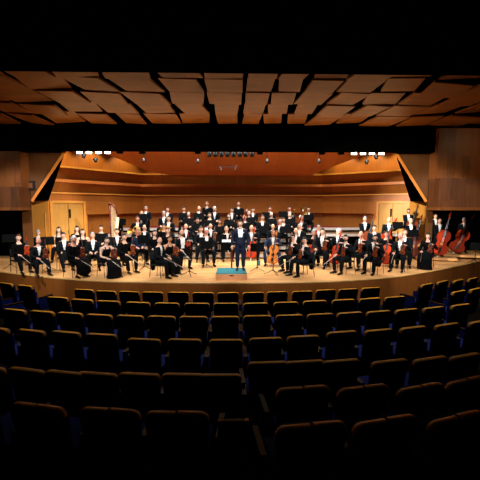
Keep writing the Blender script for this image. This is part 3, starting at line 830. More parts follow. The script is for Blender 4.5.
# ------------------------------------------------------------------ string instruments (violin proportions, unit = body length 1)
def vio_outline(n=10):
    pts = [(0, 0), (.14, .01), (.235, .07), (.285, .18), (.27, .29), (.20, .37), (.165, .46), (.165, .53), (.20, .60), (.235, .66), (.238, .78), (.20, .90), (.12, .97), (0, 1.0)]
    right = pts; left = [(-x, y) for x, y in pts[-2:0:-1]]
    return right + left
PROTO = {}
def string_proto(kind, col):
    k = (kind, col)
    if k in PROTO: return PROTO[k]
    L, th, nk, w, pin = {'violin': (.36, .045, .215, 1, 0), 'cello': (.76, .14, .44, 1, .14), 'bass': (1.10, .22, .62, 1, .14)}[kind]
    nm = {'violin': 'violin', 'cello': 'cello', 'bass': 'double_bass'}[kind]
    root = thing(nm, nm, {'bass': 'double bass'}.get(kind, kind))
    m = MB(); out = vio_outline()
    m.prism([(x * L * w, y * L) for x, y in out], -th / 2, th / 2, lambda x, y, t: V((x, t, pin + y)))
    # belly and back arching
    bmesh.ops.inset_individual(m.bm, faces=[f for f in m.bm.faces if len(f.verts) > 10], thickness=L * .05, depth=th * .10)
    body = m.build('body', M_vio[col], root, smooth='auto')
    m = MB()
    for sx in (-1, 1):
        m.loft([(sx * .075 * L, -th * .605, pin + .36 * L), (sx * .07 * L, -th * .61, pin + .45 * L), (sx * .052 * L, -th * .605, pin + .54 * L)], [.011 * L] * 3, n=5)
    m.build('f_holes', M_ebony, body)
    m = MB(); m.loft([(0, -th * .45, pin + L * .97), (0, -th * .55, pin + L + nk * .85)], [(.045 * L, .04 * L), (.032 * L, .03 * L)], n=8)
    m.loft([(0, -th * .5, pin + L + nk * .8), (0, -th * .45, pin + L + nk * 1.1), (0, -th * .3, pin + L + nk * 1.28)], [(.035 * L, .035 * L), (.036 * L, .04 * L), (.03 * L, .03 * L)], n=8)
    m.torus((0, -th * .3 - .015 * L, pin + L + nk * 1.3), .035 * L, .022 * L, axis=(1, 0, 0), n=10)
    m.build('neck', M_vio[col], root, smooth='auto')
    m = MB(); m.loft([(0, -th * .78, pin + L * .70), (0, -th * .72, pin + L + nk * .85)], [(.055 * L, .012 * L), (.034 * L, .012 * L)], n=8); m.build('fingerboard', M_ebony, root)
    m = MB(); m.loft([(0, -th * .62, pin + L * .03), (0, -th * .75, pin + L * .28)], [(.03 * L, .012 * L), (.05 * L, .012 * L)], n=8); m.build('tailpiece', M_ebony, root)
    m = MB(); m.box((0, -th * .68, pin + L * .41), (.12 * L, .012 * L, .075 * L)); m.build('bridge', M_vio[2], root)
    m = MB()
    for i in range(4):
        x = (-.036 + .024 * i) * L
        m.tube((x, -th * .78, pin + L * .25), (x, -th * .9, pin + L * .42), .002 * L + .0006, n=4); m.tube((x, -th * .9, pin + L * .42), (x * .6, -th * .82, pin + L + nk * .9), .002 * L + .0006, n=4)
    m.build('strings', M_silver, root)
    if kind == 'violin':
        m = MB(); m.ball((-.09 * L, -th * .7, L * .06), (.10 * L, .03 * L, .06 * L)); m.build('chin_rest', M_ebony, root)
    else:
        m = MB(); m.tube((0, 0, pin + .02), (0, 0, 0), .008); m.build('endpin', M_silver, root)
    for z in range(4):
        m = MB(); sd = -1 if z % 2 else 1; zz_ = pin + L + nk * (1.0 + .07 * z)
        m.tube((0, -th * .45, zz_), (sd * .10 * L, -th * .45, zz_), .010 * L); m.build('tuning_peg', M_ebony, root)
    PROTO[k] = root; root['_used'] = 0
    return root
def take(proto):
    if proto.get('_used', 0) == 0:
        proto['_used'] = 1; return proto
    r = dup(proto); return r
def bow_proto():
    if 'bow' in PROTO: return PROTO['bow']
    root = thing('bow', 'bow', 'bow')
    m = MB(); m.loft([(0, 0, 0), (0, .008, .35), (0, 0, .74)], [.0055, .005, .004], n=6); m.build('stick', M_bow, root)
    m = MB(); m.box((0, -.018, .37), (.010, .003, .70)); m.build('bow_hair', M_bowhair, root)
    m = MB(); m.box((0, -.012, .05), (.014, .022, .05)); m.build('frog', M_ebony, root)
    PROTO['bow'] = root; root['_used'] = 0
    return root
def align(z_dir, front):
    z = V(z_dir).normalized(); y = -V(front); y = (y - z * y.dot(z)).normalized(); x = y.cross(z)
    return Matrix((x, y, z)).transposed().to_4x4()
def lathe(m, pts, axis_at, q, n=14, mi=0):
    m.loft([V(axis_at) + q @ V((0, 0, z)) for r, z in pts], [r for r, z in pts], n=n, mi=mi)

ROOTM = {}
used_keys = {}
for pid, d in P.items():
    u, v, Y, yaw, pose, sex, hs, hc, sk, opt, desc = d
    var = pid % 4; k = (pose, var); wom = sex == 'w'
    J, legs, arms, st = pose_data(pose, var)
    hp = at(u, v, Y)
    base = OVER.get(pid, floor_at(hp.x, Y))
    s = (hp.z - base) / J['head'].z
    if not .9 < s < 1.1: print('SCALE', pid, round(s, 3), 'Y', Y, 'floor', base)
    s = max(.91, min(1.09, s))
    ry = R(yaw)
    hl = Matrix.Rotation(ry, 3, 'Z') @ V((J['head'].x, J['head'].y, 0)) * s
    loc = V((hp.x - hl.x, Y - hl.y, base))
    # keep the feet on the same level: people near a riser edge are fine as the step is hidden below them
    turn = 0 if 'profile' in opt else max(-45, min(45, -round(yaw * .62 / 10) * 10))
    me = body_mesh(k, wom, sk, J, arms, turn, pose)
    root = link('person', me); root.location = loc; root.rotation_euler = (0, 0, ry); root.scale = (s, s, s)
    what = {'violin': 'seated with instrument on lap', 'cello': 'seated with cello', 'bass': 'standing with double bass', 'basslean': 'standing with leaning double bass',
            'conduct': 'standing on the podium', 'stand': '', 'horn': 'seated', 'wind': 'seated', 'lap': 'seated'}[pose]
    lab = (desc + ', ' + what) if what else desc
    if len(lab.split()) > 12: lab = desc
    if len(lab.split()) > 16: lab = desc
    tag(root, lab, 'person', 'orchestra musicians' if pid != 49 else None)
    bpy.context.view_layer
    M = Matrix.Translation(loc) @ Matrix.Rotation(ry, 4, 'Z') @ Matrix.Scale(s, 4)
    ROOTM[pid] = M
    HM = Matrix.Translation(J['head']) @ Matrix.Rotation(R(turn), 4, 'Z')
    def child(name, mesh, mtx=None):
        o = link(name, mesh, root)
        if mtx is not None: o.matrix_local = mtx
        return o
    child('hair', hair_mesh(hs, hc), HM)
    if 'beard' in opt: child('beard', beard_mesh('dark' if hc in ('dark', 'black') else hc), HM)
    if 'glasses' in opt: child('glasses', glasses_mesh(), HM)
    zc_, zn = J['chest'].z, J['nb'].z
    if wom:
        mat = M_dkblue if 'blue' in opt else M_dress
        bare = 'bare' in opt; low = bare or 'low' in opt
        if bare: cut = lambda c, n: c.z > zc_ + .045 + .012 and not (abs(abs(c.x) - .085) < .016 and c.z < zn - .02)
        elif low: cut = lambda c, n: abs(c.x) < .10 and c.y < -.0 and c.z > zc_ + .03 or (abs(c.x) < .09 and c.z > zn - .03)
        else: cut = lambda c, n: abs(c.x) < .085 and c.z > zn - .045
        child('dress' if ('skirt' in opt or 'dress' in opt) else 'blouse', finish(('top', k, bare), mat, cut, 'blouse_low' if low else 'blouse'))
        if 'skirt' in opt or 'dress' in opt: child('skirt', finish(('skirt', k, 'skirt' in opt), mat, None, 'skirt'))
        else: child('trousers', finish(('trou', k, True), M_dress, None, 'trousers'))
    else:
        stout = .03 if 'stout' in opt else 0; tl = 'tails' in opt or pose == 'conduct'
        mat = M_navy if 'navy' in opt else (M_dkblue if 'blue' in opt else M_suit)
        zb = J['waist'].z + (-.01 if (stout or pose == 'conduct') else .02); zt = zn
        wmax = .085 if (stout or pose == 'conduct') else .056
        w0_ = .055 if wmax > .08 else .022
        cut = lambda c, n: (c.y < -.02 and c.z > zb and abs(c.x) < w0_ + (wmax - w0_) * min(1, (c.z - zb) / (zc_ + .02 - zb)) and n.y < .3) or c.z > zn - .012
        child('tailcoat' if tl else 'jacket', finish(('jacket', k, tl, stout), mat, cut, 'jacket_w' if wmax > .09 else 'jacket'))
        shirt = lambda c, n: c.y > .02 or c.z < zb - .05 or c.z > zn + .02 or abs(c.x) > .13
        child('shirt', finish(('shirt', k, stout), M_white, shirt, 'shirt'))
        bt = small('bow_tie', lambda m: (m.loft([(-.05, 0, 0), (-.012, -.006, 0), (.012, -.006, 0), (.05, 0, 0)], [(.022, .008), (.010, .008), (.010, .008), (.022, .008)], hint=(0, 0, 1), n=8)), M_white if pid != 49 else M_white)
        if pid == 49: bt = small('bow_tie_dark', lambda m: (m.loft([(-.05, 0, 0), (-.012, -.006, 0), (.012, -.006, 0), (.05, 0, 0)], [(.022, .008), (.010, .008), (.010, .008), (.022, .008)], hint=(0, 0, 1), n=8)), M_shoe)
        child('bow_tie', bt, Matrix.Translation(J['nb'] + V((0, -.085, .015))))
        child('trousers', finish(('trou', k, False), mat, None, 'trousers'))
        if pid == 49:
            child('cummerbund', small('cummerbund', lambda m: m.loft([J['waist'] + V((0, -.005, -.06)), J['waist'] + V((0, -.005, .05))], [(.16, .128), (.158, .128)], n=16), M_navy))
            child('pocket_square', small('pocket_square', lambda m: m.box((.105, -.135, 1.33), (.035, .012, .025)), M_white))
    for sd, Lg in zip((-1, 1), legs):
        a = Lg[2]
        sh = small('shoe', lambda m: m.loft([(0, .075, .045), (0, .03, .05), (0, -.05, .048), (0, -.14, .036), (0, -.195, .03)], [(.034, .042), (.04, .048), (.042, .046), (.046, .034), (.028, .022)], n=10), M_shoe, smooth=True)
        child('shoe', sh, Matrix.Translation((a.x, a.y, 0)) @ Matrix.Rotation(R(sd * 8), 4, 'Z'))
    # chair
    if not st:
        c = CHAIR0 if not chair_used else dup(CHAIR0); chair_used.append(c)
        c.location = loc; c.rotation_euler = (0, 0, ry); c.scale = (s, s, s)
        tag(c, 'black chair under the ' + desc, 'chair', 'orchestra chairs')
    # instruments
    def place(kind, col, P0, dr, front, label, cat, grp):
        o = take(string_proto(kind, col)); o.matrix_world = Matrix.Translation(M @ V(P0)) @ (M.to_3x3().normalized() @ align(dr, front).to_3x3()).to_4x4()
        return tag(o, label, cat, grp)
    if pose == 'violin':
        viola = yaw < -20 and pid not in (63, 64)
        place('violin', {11: 3, 27: 0, 70: 3, 38: 1, 1: 1}.get(pid, pid % 2 * 0 + (0 if pid % 3 else 3)), (.135, -.335, .635), (.05, .12, 1), (-.15, -1, .1), 'stringed instrument of the ' + desc, 'violin', 'violins and violas')
    if pose == 'cello':
        p, dr = axis_pts(*CELLO)
        place('cello', {50: 1, 55: 2, 67: 1, 69: 1, 76: 1}.get(pid, 1), p, dr, (-.1, -1, .4), 'cello of the ' + desc, 'cello', 'cellos')
    if pose.startswith('bass'):
        p, dr = axis_pts(*BASS[pose])
        place('bass', {72: 0, 75: 1, 77: 0, 78: 3, 83: 1, 84: 1}.get(pid, 0), p, dr, (-.1, -1, .35), 'double bass of the ' + desc, 'double bass', 'double basses')
    if (pose == 'violin' or pose == 'cello' or pid == 26) and pid not in (19,):
        w, hd = arms['R'][2], arms['R'][3]
        bd = V((.10, -.86, -.36)) if pose == 'violin' or pid == 26 else V((.2, -.75, -.5))
        o = take(bow_proto()); g = w + hd * .09
        o.matrix_world = Matrix.Translation(M @ g) @ (M.to_3x3().normalized() @ align(bd, (0, 0, -1)).to_3x3()).to_4x4() @ Matrix.Translation((0, 0, -.04))
        tag(o, 'bow held low by the ' + desc, 'bow', 'string bows')
    IT = M
    if pose == 'horn':
        r = thing('french_horn', 'french horn on the lap of the ' + desc, 'horn', group='french horns'); r.matrix_world = Matrix.Translation(M @ V((-.04, -.32, .80))) @ Matrix.Rotation(ry, 4, 'Z')
        m = MB()
        for q in (.10, .125, .15): m.torus((0, .01 * q, 0), q, .011, axis=(0, 1, .1))
        m.loft([(.1, 0, .08), (.12, -.02, .2), (.03, -.02, .32)], [.006] * 3, n=6); m.build('tubing', M_brass, r, smooth=True)
        m = MB(); m.loft([(-.12, .0, -.05), (-.18, .0, -.10), (-.24, -.04, -.10), (-.28, -.09, -.08)], [.02, .035, .07, .15], n=16, cap=False); m.build('bell', M_brass, r, smooth=True)
        m = MB()
        for q in range(3): m.tube((.02 + .03 * q, -.03, .02), (.02 + .03 * q, -.03, .08), .012)
        m.build('valves', M_silver, r)
    if pose == 'wind':
        kind = {34: 'flute', 41: 'oboe', 45: 'bassoon', 53: 'clarinet', 58: 'trumpet', 60: 'bassoon', 61: 'tuba'}[pid]
        r = thing(kind, kind + ' held by the ' + desc, kind)
        MW = lambda p, q: Matrix.Translation(M @ V(p)) @ (M.to_3x3().normalized() @ q.to_3x3()).to_4x4()
        m = MB()
        if kind in ('clarinet', 'oboe', 'flute'):
            mat = M_silver if kind == 'flute' else M_ebony
            r.matrix_world = MW((0, -.30, .66), align((.12, -.1, 1), (0, -1, 0)))
            m.loft([(0, 0, 0), (0, 0, .05), (0, 0, .55), (0, 0, .64)], [.03, .016, .013, .009], n=10); m.build('tube', mat, r)
            m = MB()
            for q in range(8): m.ball((0, -.016, .12 + .05 * q), (.009, .006, .009), u=6, v=5)
            m.build('keys', M_silver, r)
        elif kind == 'bassoon':
            r.matrix_world = MW((-.26, -.30, .50), align((.30, -.12, 1), (0, -1, 0)))
            m.loft([(0, 0, 0), (0, 0, .5), (0, 0, 1.25)], [.032, .03, .024], n=10); m.build('joint', M_rosew, r)
            m = MB(); m.loft([(0, -.02, .55), (.08, -.05, .75), (.14, 0, .68)], [.006] * 3, n=6); m.build('crook', M_silver, r)
            m = MB(); m.loft([(0, 0, 1.2), (0, 0, 1.27)], [.03, .032], n=10); m.build('bell_ring', M_bowhair, r)
        elif kind == 'trumpet':
            r.matrix_world = MW((.16, -.30, .72), align((.1, -.15, 1), (0, -1, 0)))
            m.loft([(0, 0, 0), (0, 0, .40)], [.008, .010], n=8); m.torus((0, -.03, .2), .05, .008, axis=(1, 0, 0)); m.build('tubing', M_brass, r)
            m = MB(); m.loft([(0, 0, .38), (0, 0, .46), (0, 0, .52)], [.012, .025, .062], n=16, cap=False); m.build('bell', M_brass, r, smooth=True)
            m = MB()
            for q in range(3): m.tube((-.02, -.03, .14 + .03 * q), (-.08, -.03, .14 + .03 * q), .011)
            m.build('valves', M_silver, r)
        else:
            r.matrix_world = MW((-.16, -.28, .70), align((-.05, 0, 1), (0, -1, 0)))
            m.torus((0, 0, .2), .16, .035, axis=(0, 1, 0)); m.torus((0, -.05, .2), .10, .02, axis=(0, 1, 0)); m.build('tubing', M_brass, r, smooth=True)
            m = MB(); m.loft([(-.14, 0, .1), (-.15, 0, .40), (-.15, 0, .58), (-.15, 0, .66)], [.04, .06, .11, .20], n=18, cap=False); m.build('bell', M_brass, r, smooth=True)
            m = MB()
            for q in range(3): m.tube((.05 + .035 * q, -.08, .25), (.05 + .035 * q, -.08, .38), .014)
            m.build('valves', M_silver, r)
bpy.context.view_layer.update()

# ------------------------------------------------------------------ music stands
def stand_proto():
    root = thing('music_stand', 'stand', 'music stand')
    m = MB()
    m.box((0, 0, .17), (.50, .012, .34)); m.box((0, .03, .005), (.50, .07, .012)); m.build('desk', M_stand, root, bevel=.003)
    m = MB(); m.tube((0, -.02, .10), (0, -.02, -.30), .013); m.build('stem', M_stand, root)
    return root
def music_stand(u, v, Y, label, yaw=0, tilt=-18, paper=0, w=1.0, base=None, leg_r=.26):
    """u, v = centre of the desk; faces the player behind it; legs reach the level below"""
    p = at(u, v, Y); z = base if base is not None else floor_at(p.x, Y)
    r = thing('music_stand', label, 'music stand', (p.x, Y, z), R(yaw), 'music stands')
    h = p.z - z
    q = Matrix.Rotation(R(tilt), 3, 'X')
    m = MB(); m.box((0, 0, h), (.45 * w, .014, .29), rot=q); lo = q @ V((0, .035, -.145)) + V((0, 0, h)); m.box(lo, (.45 * w, .08, .012), rot=q); m.build('desk', M_stand, r)
    m = MB(); m.tube((0, -.02, h - .02), (0, -.02, .12), .012); m.tube((0, -.02, .5), (0, -.02, .10), .017); m.build('pole', M_stand, r)
    for a in (90, 210, 330):
        m = MB(); c, s = math.cos(R(a)), math.sin(R(a)); m.loft([(0, -.02, .16), (c * leg_r * .5, s * leg_r * .5 - .02, .07), (c * leg_r, s * leg_r - .02, .012)], [.012, .011, .011], n=6); m.build('leg', M_stand, r)
    if paper:
        pp = thing('sheet_music', 'white sheet music lying on the ' + label, 'sheet music', (p.x, Y, z), R(yaw))
        m = MB(); c = q @ V((0, .02, .0)) + V((0, 0, h)); m.box(c, (.42 * w, .006, .28), rot=q); m.build('pages', M_paper, pp)
    return r
D = lambda i: P[i][10]
ST = [  # u, v, Y, label person id, yaw
 (9, 238, 14.3, 'black music stand beside the brown-haired woman, next the dark opening', 30),
 (25, 235.5, 15.2, 'black music stand between the two grey and brown heads', 20),
 (47.5, 240.5, 13.8, 'black music stand at the elbow of the bald ruddy violinist', 25),
 (100, 237, 14.9, 10, 8), (121, 221.8, 17.3, 14, 0), (143.5, 239, 13.8, 19, 30), (142, 216.8, 18.05, 17, 0),
 (183, 215.5, 18.95, 28, 0), (188.5, 221, 17.9, 29, 0), (198.5, 216.2, 18.9, 30, 0), (198.5, 226.5, 17.1, 34, 0), (209, 223, 18.0, 33, 0),
 (206.6, 244.8, 14.1, 39, 5), (221.3, 238, 15.6, 48, 0), (219.5, 229.3, 17.0, 41, 0), (229.5, 222.3, 18.0, 42, 0), (247, 226, 17.35, 45, 0),
 (251, 220, 18.1, 46, 0), (264, 229, 17.2, 51, 0), (271, 221.5, 18.0, 53, 0), (266.5, 215, 19.0, 52, 0), (286.5, 229.5, 17.1, 56, -5), (283, 214, 19.0, 58, 0),
 (308.3, 217.5, 19.0, 61, 0), (291, 221.5, 18.0, 59, 0), (309, 238, 15.6, 65, -10),
 (398, 225, 16.2, 75, -10), (413, 233, 15.7, 78, -10), (430.5, 228, 16.3, 82, -10), (210, 211, 20.3, 31, 0), (240, 211.5, 20.35, 44, 0),
 (176, 237, 14.2, 25, 10), (322, 241, 13.6, 68, -20), (355, 243, 13.4, 71, -30), (476, 246, 15.0, 'black music stand at the stage end beside the dark opening', -60),
]
for u, v, Y, who, yw in ST:
    if who in (25, 68, 71): continue
    lab = who if isinstance(who, str) else 'black music stand before the ' + D(who)
    z = None
    if isinstance(who, int) and who in OVER: z = S
    music_stand(u, v, Y, lab, yw, paper=1 if (isinstance(who, int) and who == 65) else 0, base=z)
music_stand(257.3, 247.3, 13.4, 'large black music stand standing free between conductor and golden cello', -4, w=1.12, leg_r=.3)
music_stand(272.6, 250.5, 12.75, 'black music stand before the golden cello, desk turned edge-on', 84, w=.8, leg_r=.32)
music_stand(188.5, 250.5, 12.6, 'black music stand before the stout bearded violinist, desk turned edge-on', 76, leg_r=.32)
# conductor's score desk
p = at(227, 244.5, 13.6)
r = thing('score_desk', 'low black score desk with open white score behind the podium', 'music stand', (p.x, 13.6, S))
h = p.z - S
m = MB(); m.box((0, 0, h - .05), (.46, .34, .30)); m.build('desk', M_stand, r, bevel=.01)
m = MB(); m.box((.17, -.05, (h - .1) / 2), (.06, .06, h - .1)); m.box((.17, -.05, .015), (.4, .4, .03)); m.build('pole', M_endred, r)
t = thing('score', 'open white score lying on the low black desk', 'sheet music', (p.x, 13.55, S + h + .10))
m = MB(); m.box((-.09, 0, .02), (.18, .12, .10), rot=Matrix.Rotation(R(-25), 3, 'X')); m.box((.10, 0, .02), (.18, .12, .10), rot=Matrix.Rotation(R(-25), 3, 'X')); m.build('pages', M_paper, t)
p = on_z(259, 265.5, S)
t = thing('packet', 'small teal packet upright on the floor by the free-standing music stand', 'packet', (p.x, p.y, S), R(10))
m = MB(); m.box((0, 0, .10), (.10, .06, .20)); m.build('box', M_teal, t, bevel=.006)

# ------------------------------------------------------------------ harp
hp = at(109.5, 203, 16.2)
r = thing('concert_harp', 'tall concert harp with dark red column and pale soundboard', 'harp', (hp.x + .0, 16.2, S))
H = hp.z - S
m = MB(); m.loft([(0, 0, .12), (.02, 0, H * .5), (0, 0, H - .05)], [.045, .035, .04], n=12); m.ball((0, 0, H - .03), (.06, .06, .055)); m.build('column', M_harpgold, r, smooth=True)
m = MB(); m.loft([(.0, 0, H - .08), (.12, 0, H - .05), (.25, 0, H - .22), (.36, .0, H - .62)], [(.05, .03), (.05, .03), (.055, .03), (.06, .035)], hint=(0, 1, 0), n=8); m.build('neck', M_harpgold, r, smooth=True)
m = MB(); m.loft([(.06, 0, .14), (.20, 0, H * .40), (.34, 0, H - .62)], [(.20, .10), (.15, .08), (.09, .05)], hint=(0, 1, 0), n=12); m.build('soundbox', M_harpboard, r, smooth=True)
m = MB(); m.loft([(-.02, 0, 0), (.0, 0, .14)], [(.24, .22), (.2, .16)], n=14); m.build('base', M_harpgold, r)
m = MB()
for i in range(14):
    f_ = (i + 1) / 15; x = .04 + .28 * f_
    m.tube((x, 0, .14 + (H - .76) * f_), (x, 0, H - .10 - .5 * f_ ** 2), .006, n=4)
m.build('strings', M_harpboard, r)

# ------------------------------------------------------------------ auditorium seats
def rounded_back(w, h, rr):
    pts = [(-w / 2 * .86, 0), (w / 2 * .86, 0)]
    top = []
    for a in range(0, 91, 15): top.append((w / 2 - rr + rr * math.cos(R(a)), h - rr + rr * math.sin(R(a))))
    for a in range(90, 181, 15): top.append((-w / 2 + rr + rr * math.cos(R(a)), h - rr + rr * math.sin(R(a))))
    return pts + top, top
def seat_proto(wide=False):
    root = thing('auditorium_seat', 'seat', 'theatre seat')
    w = .54 if wide else .475; hh = .62; z0 = .33; tl = -.10
    ol, top = rounded_back(w, hh, .05 if not wide else .07)
    fn = lambda x, z, t: V((x, t + (z / hh) * tl * 1.0 - .20, z0 + z - .03 * (2 * x / w) ** 2 * 0))
    m = MB(); m.prism(ol, -.03, .03, fn); m.build('backrest', M_seat, root, bevel=.008, smooth='auto')
    m = MB(); m.prism([(x * .94, z * .97) for x, z in ol], .03, .075, fn); m.build('back_pad', M_blue, root, bevel=.008, smooth='auto')
    m = MB()
    strip = [(w / 2, hh - .075)] + top + [(-w / 2, hh - .075)]
    def seg(pts):
        c = [fn(x, z, 0) for x, z in pts]; m.loft(c, [(.032, .009)] * len(c), hint=(0, 1, 0), n=8)
    if wide:
        seg([q for q in strip if q[0] > .0] + [(.012, hh)]); seg([(-.012, hh - .006)] + [(x, z - .006) for x, z in strip if x < 0])
    else: seg(strip)
    m.build('top_trim', M_trimw, root, smooth='auto')
    m = MB(); m.box((0, .08, .43), (w * .92, .46, .11)); m.build('cushion', M_blue, root, bevel=.03, smooth='auto')
    m = MB(); m.box((0, 0, .20), (w * .5, .10, .40)); m.box((0, 0, .01), (w * .7, .3, .02)); m.build('pedestal', M_seat, root)
    for sx in (-1, 1):
        m = MB(); m.box((sx * (.28 if not wide else .335), .03, .47), (.05, .40, .30)); a = m.build('armrest', M_blue, root, bevel=.015, smooth='auto')
        m = MB(); m.box((sx * (.28 if not wide else .335), .03, .635), (.055, .40, .025)); m.build('arm_cap', M_armdark, a, bevel=.006)
    return root
SEATP = {False: seat_proto(False), True: seat_proto(True)}; SEATU = {False: 0, True: 0}
def seat(u, v, zf, yaw, label, wide=False, group='auditorium seats'):
    ztop = zf + .955
    Y = (CAM.z - ztop)
    d = ray(u, v); t = (ztop - CAM.z) / d.z; p = CAM + d * t
    o = SEATP[wide] if SEATU[wide] == 0 else dup(SEATP[wide]); SEATU[wide] = 1
    off = Matrix.Rotation(R(yaw), 3, 'Z') @ V((0, -.30, 0))
    o.location = (p.x - off.x, p.y - off.y, zf); o.rotation_euler = (0, 0, R(yaw))
    tag(o, label, 'theatre seat', group)
    return o
def yaw_for(u): return (u - 230) * .085
seat_rows = [
 ('row nearest the stage', 0.0, [(84, 289.3), (106, 290.8), (129, 291.3), (152.5, 291.8), (178, 292), (203, 292.3), (228, 292.3), (253.5, 292.2), (277.5, 291.5), (302.5, 291), (326, 289.6), (348.5, 288.8), (371, 287.6)]),
 ('second row from the stage', .06, [(57.5, 297), (82, 299.3), (108.5, 300.8), (138, 302), (167, 302.8), (197, 303), (226, 303), (256, 302.8), (286, 302), (315, 300.6), (343.5, 299.5), (370, 298.2), (395, 296.6)]),
 ('third row from the stage', .05, [(14.5, 309.3), (42, 311), (70, 312.6), (99, 314.4), (130, 315.4), (161.5, 316), (193.5, 316.3), (225, 316.3), (257.5, 315.5), (289.5, 314.8), (320.5, 313.7), (350, 312.4), (379, 311), (407, 309.2), (434, 307.2), (461, 304.5)]),
 ('fourth row from the stage', .04, [(-4, 327.5), (31, 330), (65.5, 331.6), (101.5, 334), (144, 338.8), (184.5, 339), (226, 339.5), (266, 337.8), (303.5, 335.8), (342, 331.5), (379, 329.6), (413.5, 327), (447.5, 324), (480, 321)]),
]
for rn, zf, lst in seat_rows:
    for i, (u, v) in enumerate(lst):
        n = len(lst)
        if i < n / 2: where = ORD[i] + ' from the harp-side end of the '
        else: where = ORD[n - 1 - i] + ' from the bass-side end of the '
        seat(u, v, zf, yaw_for(u), 'golden-trimmed seat, ' + where + rn)
# angled wing seats beyond the aisles
for i, (u, v, zf, yw) in enumerate([(6, 283, 0, -26), (25, 285.3, 0, -24), (-8, 291, .0, -38)]):
    seat(u, v, zf, yw, ['angled seat at the harp-side wing, outer one of the front pair', 'angled seat at the harp-side wing beside the aisle', 'angled seat at the harp-side wing, second row'][i])
for i, (u, v, zf, yw) in enumerate([(427, 284, 0, 30), (443, 281, 0, 31), (458.5, 279.8, 0, 32), (473, 278, 0, 33), (459, 291, .0, 28), (476, 288.5, .0, 30)]):
    seat(u, v, zf, yw, ['angled seat at the bass-side wing beside the aisle', 'second angled wing seat from the bass-side aisle', 'third angled wing seat from the bass-side aisle', 'fourth angled wing seat from the bass-side aisle',
                        'aisle seat of the second angled bass-side wing row', 'outer seat of the second angled bass-side wing row'][i])
back_rows = [
 ('fifth row, harp-side block', .04, False, [(-12, 366), (26, 369), (64, 371.8), (97, 373), (139, 373.5), (183, 373.8), (220, 374.5)]),
 ('fifth row, bass-side block', .10, False, [(268, 362), (305, 361), (341, 360.2), (390.5, 360.5), (431, 358), (466, 355)]),
 ('sixth row, harp-side block', .22, True, [(-32, 400), (36.5, 405), (109, 409), (176.5, 412)]),
 ('sixth row, bass-side block', .16, True, [(303.5, 387), (364, 386.5), (422, 385.8), (468, 379)]),
 ('rearmost visible row, bass-side block', .33, True, [(312, 424), (387, 419), (458, 416)]),
]
for rn, zf, wd, lst in back_rows:
    for i, (u, v) in enumerate(lst):
        side = 'wall end' if 'harp' in rn else 'centre aisle'
        seat(u, v, zf, yaw_for(u) * .9, 'dim seat, ' + ORD[i] + ' from the ' + side + ' of the ' + rn, wd, 'rear auditorium seats')
# terraces under the rear rows
b = MB(); b.box((0, 7.0, -.07), (30, 3.0, .13 + .0)); b.bm.free()
def terrace(x0, x1, y0, y1, z):
    m = MB(); m.box(((x0 + x1) / 2, (y0 + y1) / 2, z / 2 - .23), (x1 - x0, y1 - y0, z + .46)); struct(m.build('floor_terrace', M_carpet))
terrace(-12, 12, 1.0, 7.9, .04); terrace(-12, 12, 7.9, 8.85, 0); terrace(-12, -4.7, 8.85, 10.2, 0); terrace(4.5, 12, 8.85, 10.6, 0)
terrace(-9, -.3, 1.0, 3.75, .22); terrace(.3, 9, 1.0, 4.3, .16); terrace(.3, 9, 1.0, 3.3, .33)
# reddish aisle panel at the end of the near block
p = on_z(231, 414, 1.05)
t = thing('aisle_end_panel', 'low reddish wooden end panel with thin red post at the centre aisle', 'panel', (p.x, p.y, .22))
m = MB(); m.box((0, 0, .55), (.24, .05, .45)); m.build('board', M_endred, t, bevel=.01)
m = MB(); m.box((.14, -.02, .48), (.035, .05, .62)); m.build('post', M_arm, t, bevel=.006)

# ------------------------------------------------------------------ hanging lamps
def flood(u, v, Y, label):
    p = at(u, v, Y)
    r = thing('floodlight', label, 'stage light', p, 0, 'lit floodlights')
    m = MB(); m.box((0, .06, .0), (.26, .10, .15)); m.build('housing', M_lampbody, r, bevel=.01)
    m = MB(); m.box((0, .0, -.005), (.22, .02, .105)); m.build('lamp_glass', M_lamp, r)
    m = MB(); m.tube((0, .06, .08), (0, .06, .5), .012); m.build('hanger', M_lampbody, r)
for i, u in enumerate((79.4, 88.9, 98.5, 107.5)): flood(u, 152.2, 15.4, ORD[i] + ' lit floodlight counting from the harp-side slanted edge')
for i, u in enumerate((381.5, 372, 363, 354)): flood(u, 153.2, 15.4, ORD[i] + ' lit floodlight counting from the bass-side slanted edge')
def spot(u, v, Y, label, sc=1.0, name='spotlight', drop=.35):
    p = at(u, v, Y)
    r = thing(name, label, 'stage light', p, 0, 'dark hanging spotlights')
    m = MB(); m.loft([(0, .03, .08), (0, .0, .03), (0, -.05, -.08)], [.05 * sc, .075 * sc, .065 * sc], n=12); m.build('can', M_lampbody, r, smooth='auto')
    m = MB(); m.tube((0, .03, .06), (0, .03, drop), .012); m.build('hanger', M_lampbody, r)
    m = MB(); m.torus((0, 0, .0), .09 * sc, .01, axis=(0, 1, 0), arc=.5); m.build('yoke', M_lampbody, r)
for i, u in enumerate((209.4, 215.4, 221.5, 227.5, 233.5, 239.8, 245.6, 251.9)):
    spot(u, 154.3, 15.0, ORD[i] + ' black spotlight in the central row, counting from the harp side', 1.25)
for i, (u, v) in enumerate(((120, 152), (142.5, 152.2), (198, 152.2), (260, 152.8), (321.7, 153), (341, 153))):
    p = at(u, v, 15.1); r = thing('lamp_box', ORD[i] + ' square black lamp box along the lighting bar from the harp side', 'stage light', p, 0, 'square black lamp boxes')
    m = MB(); m.box((0, 0, 0), (.24, .14, .14)); m.build('housing', M_lampbody, r, bevel=.015)
    m = MB(); m.tube((-.08, 0, .06), (-.08, 0, .4), .012); m.tube((.08, 0, .06), (.08, 0, .4), .012); m.build('hanger', M_lampbody, r)
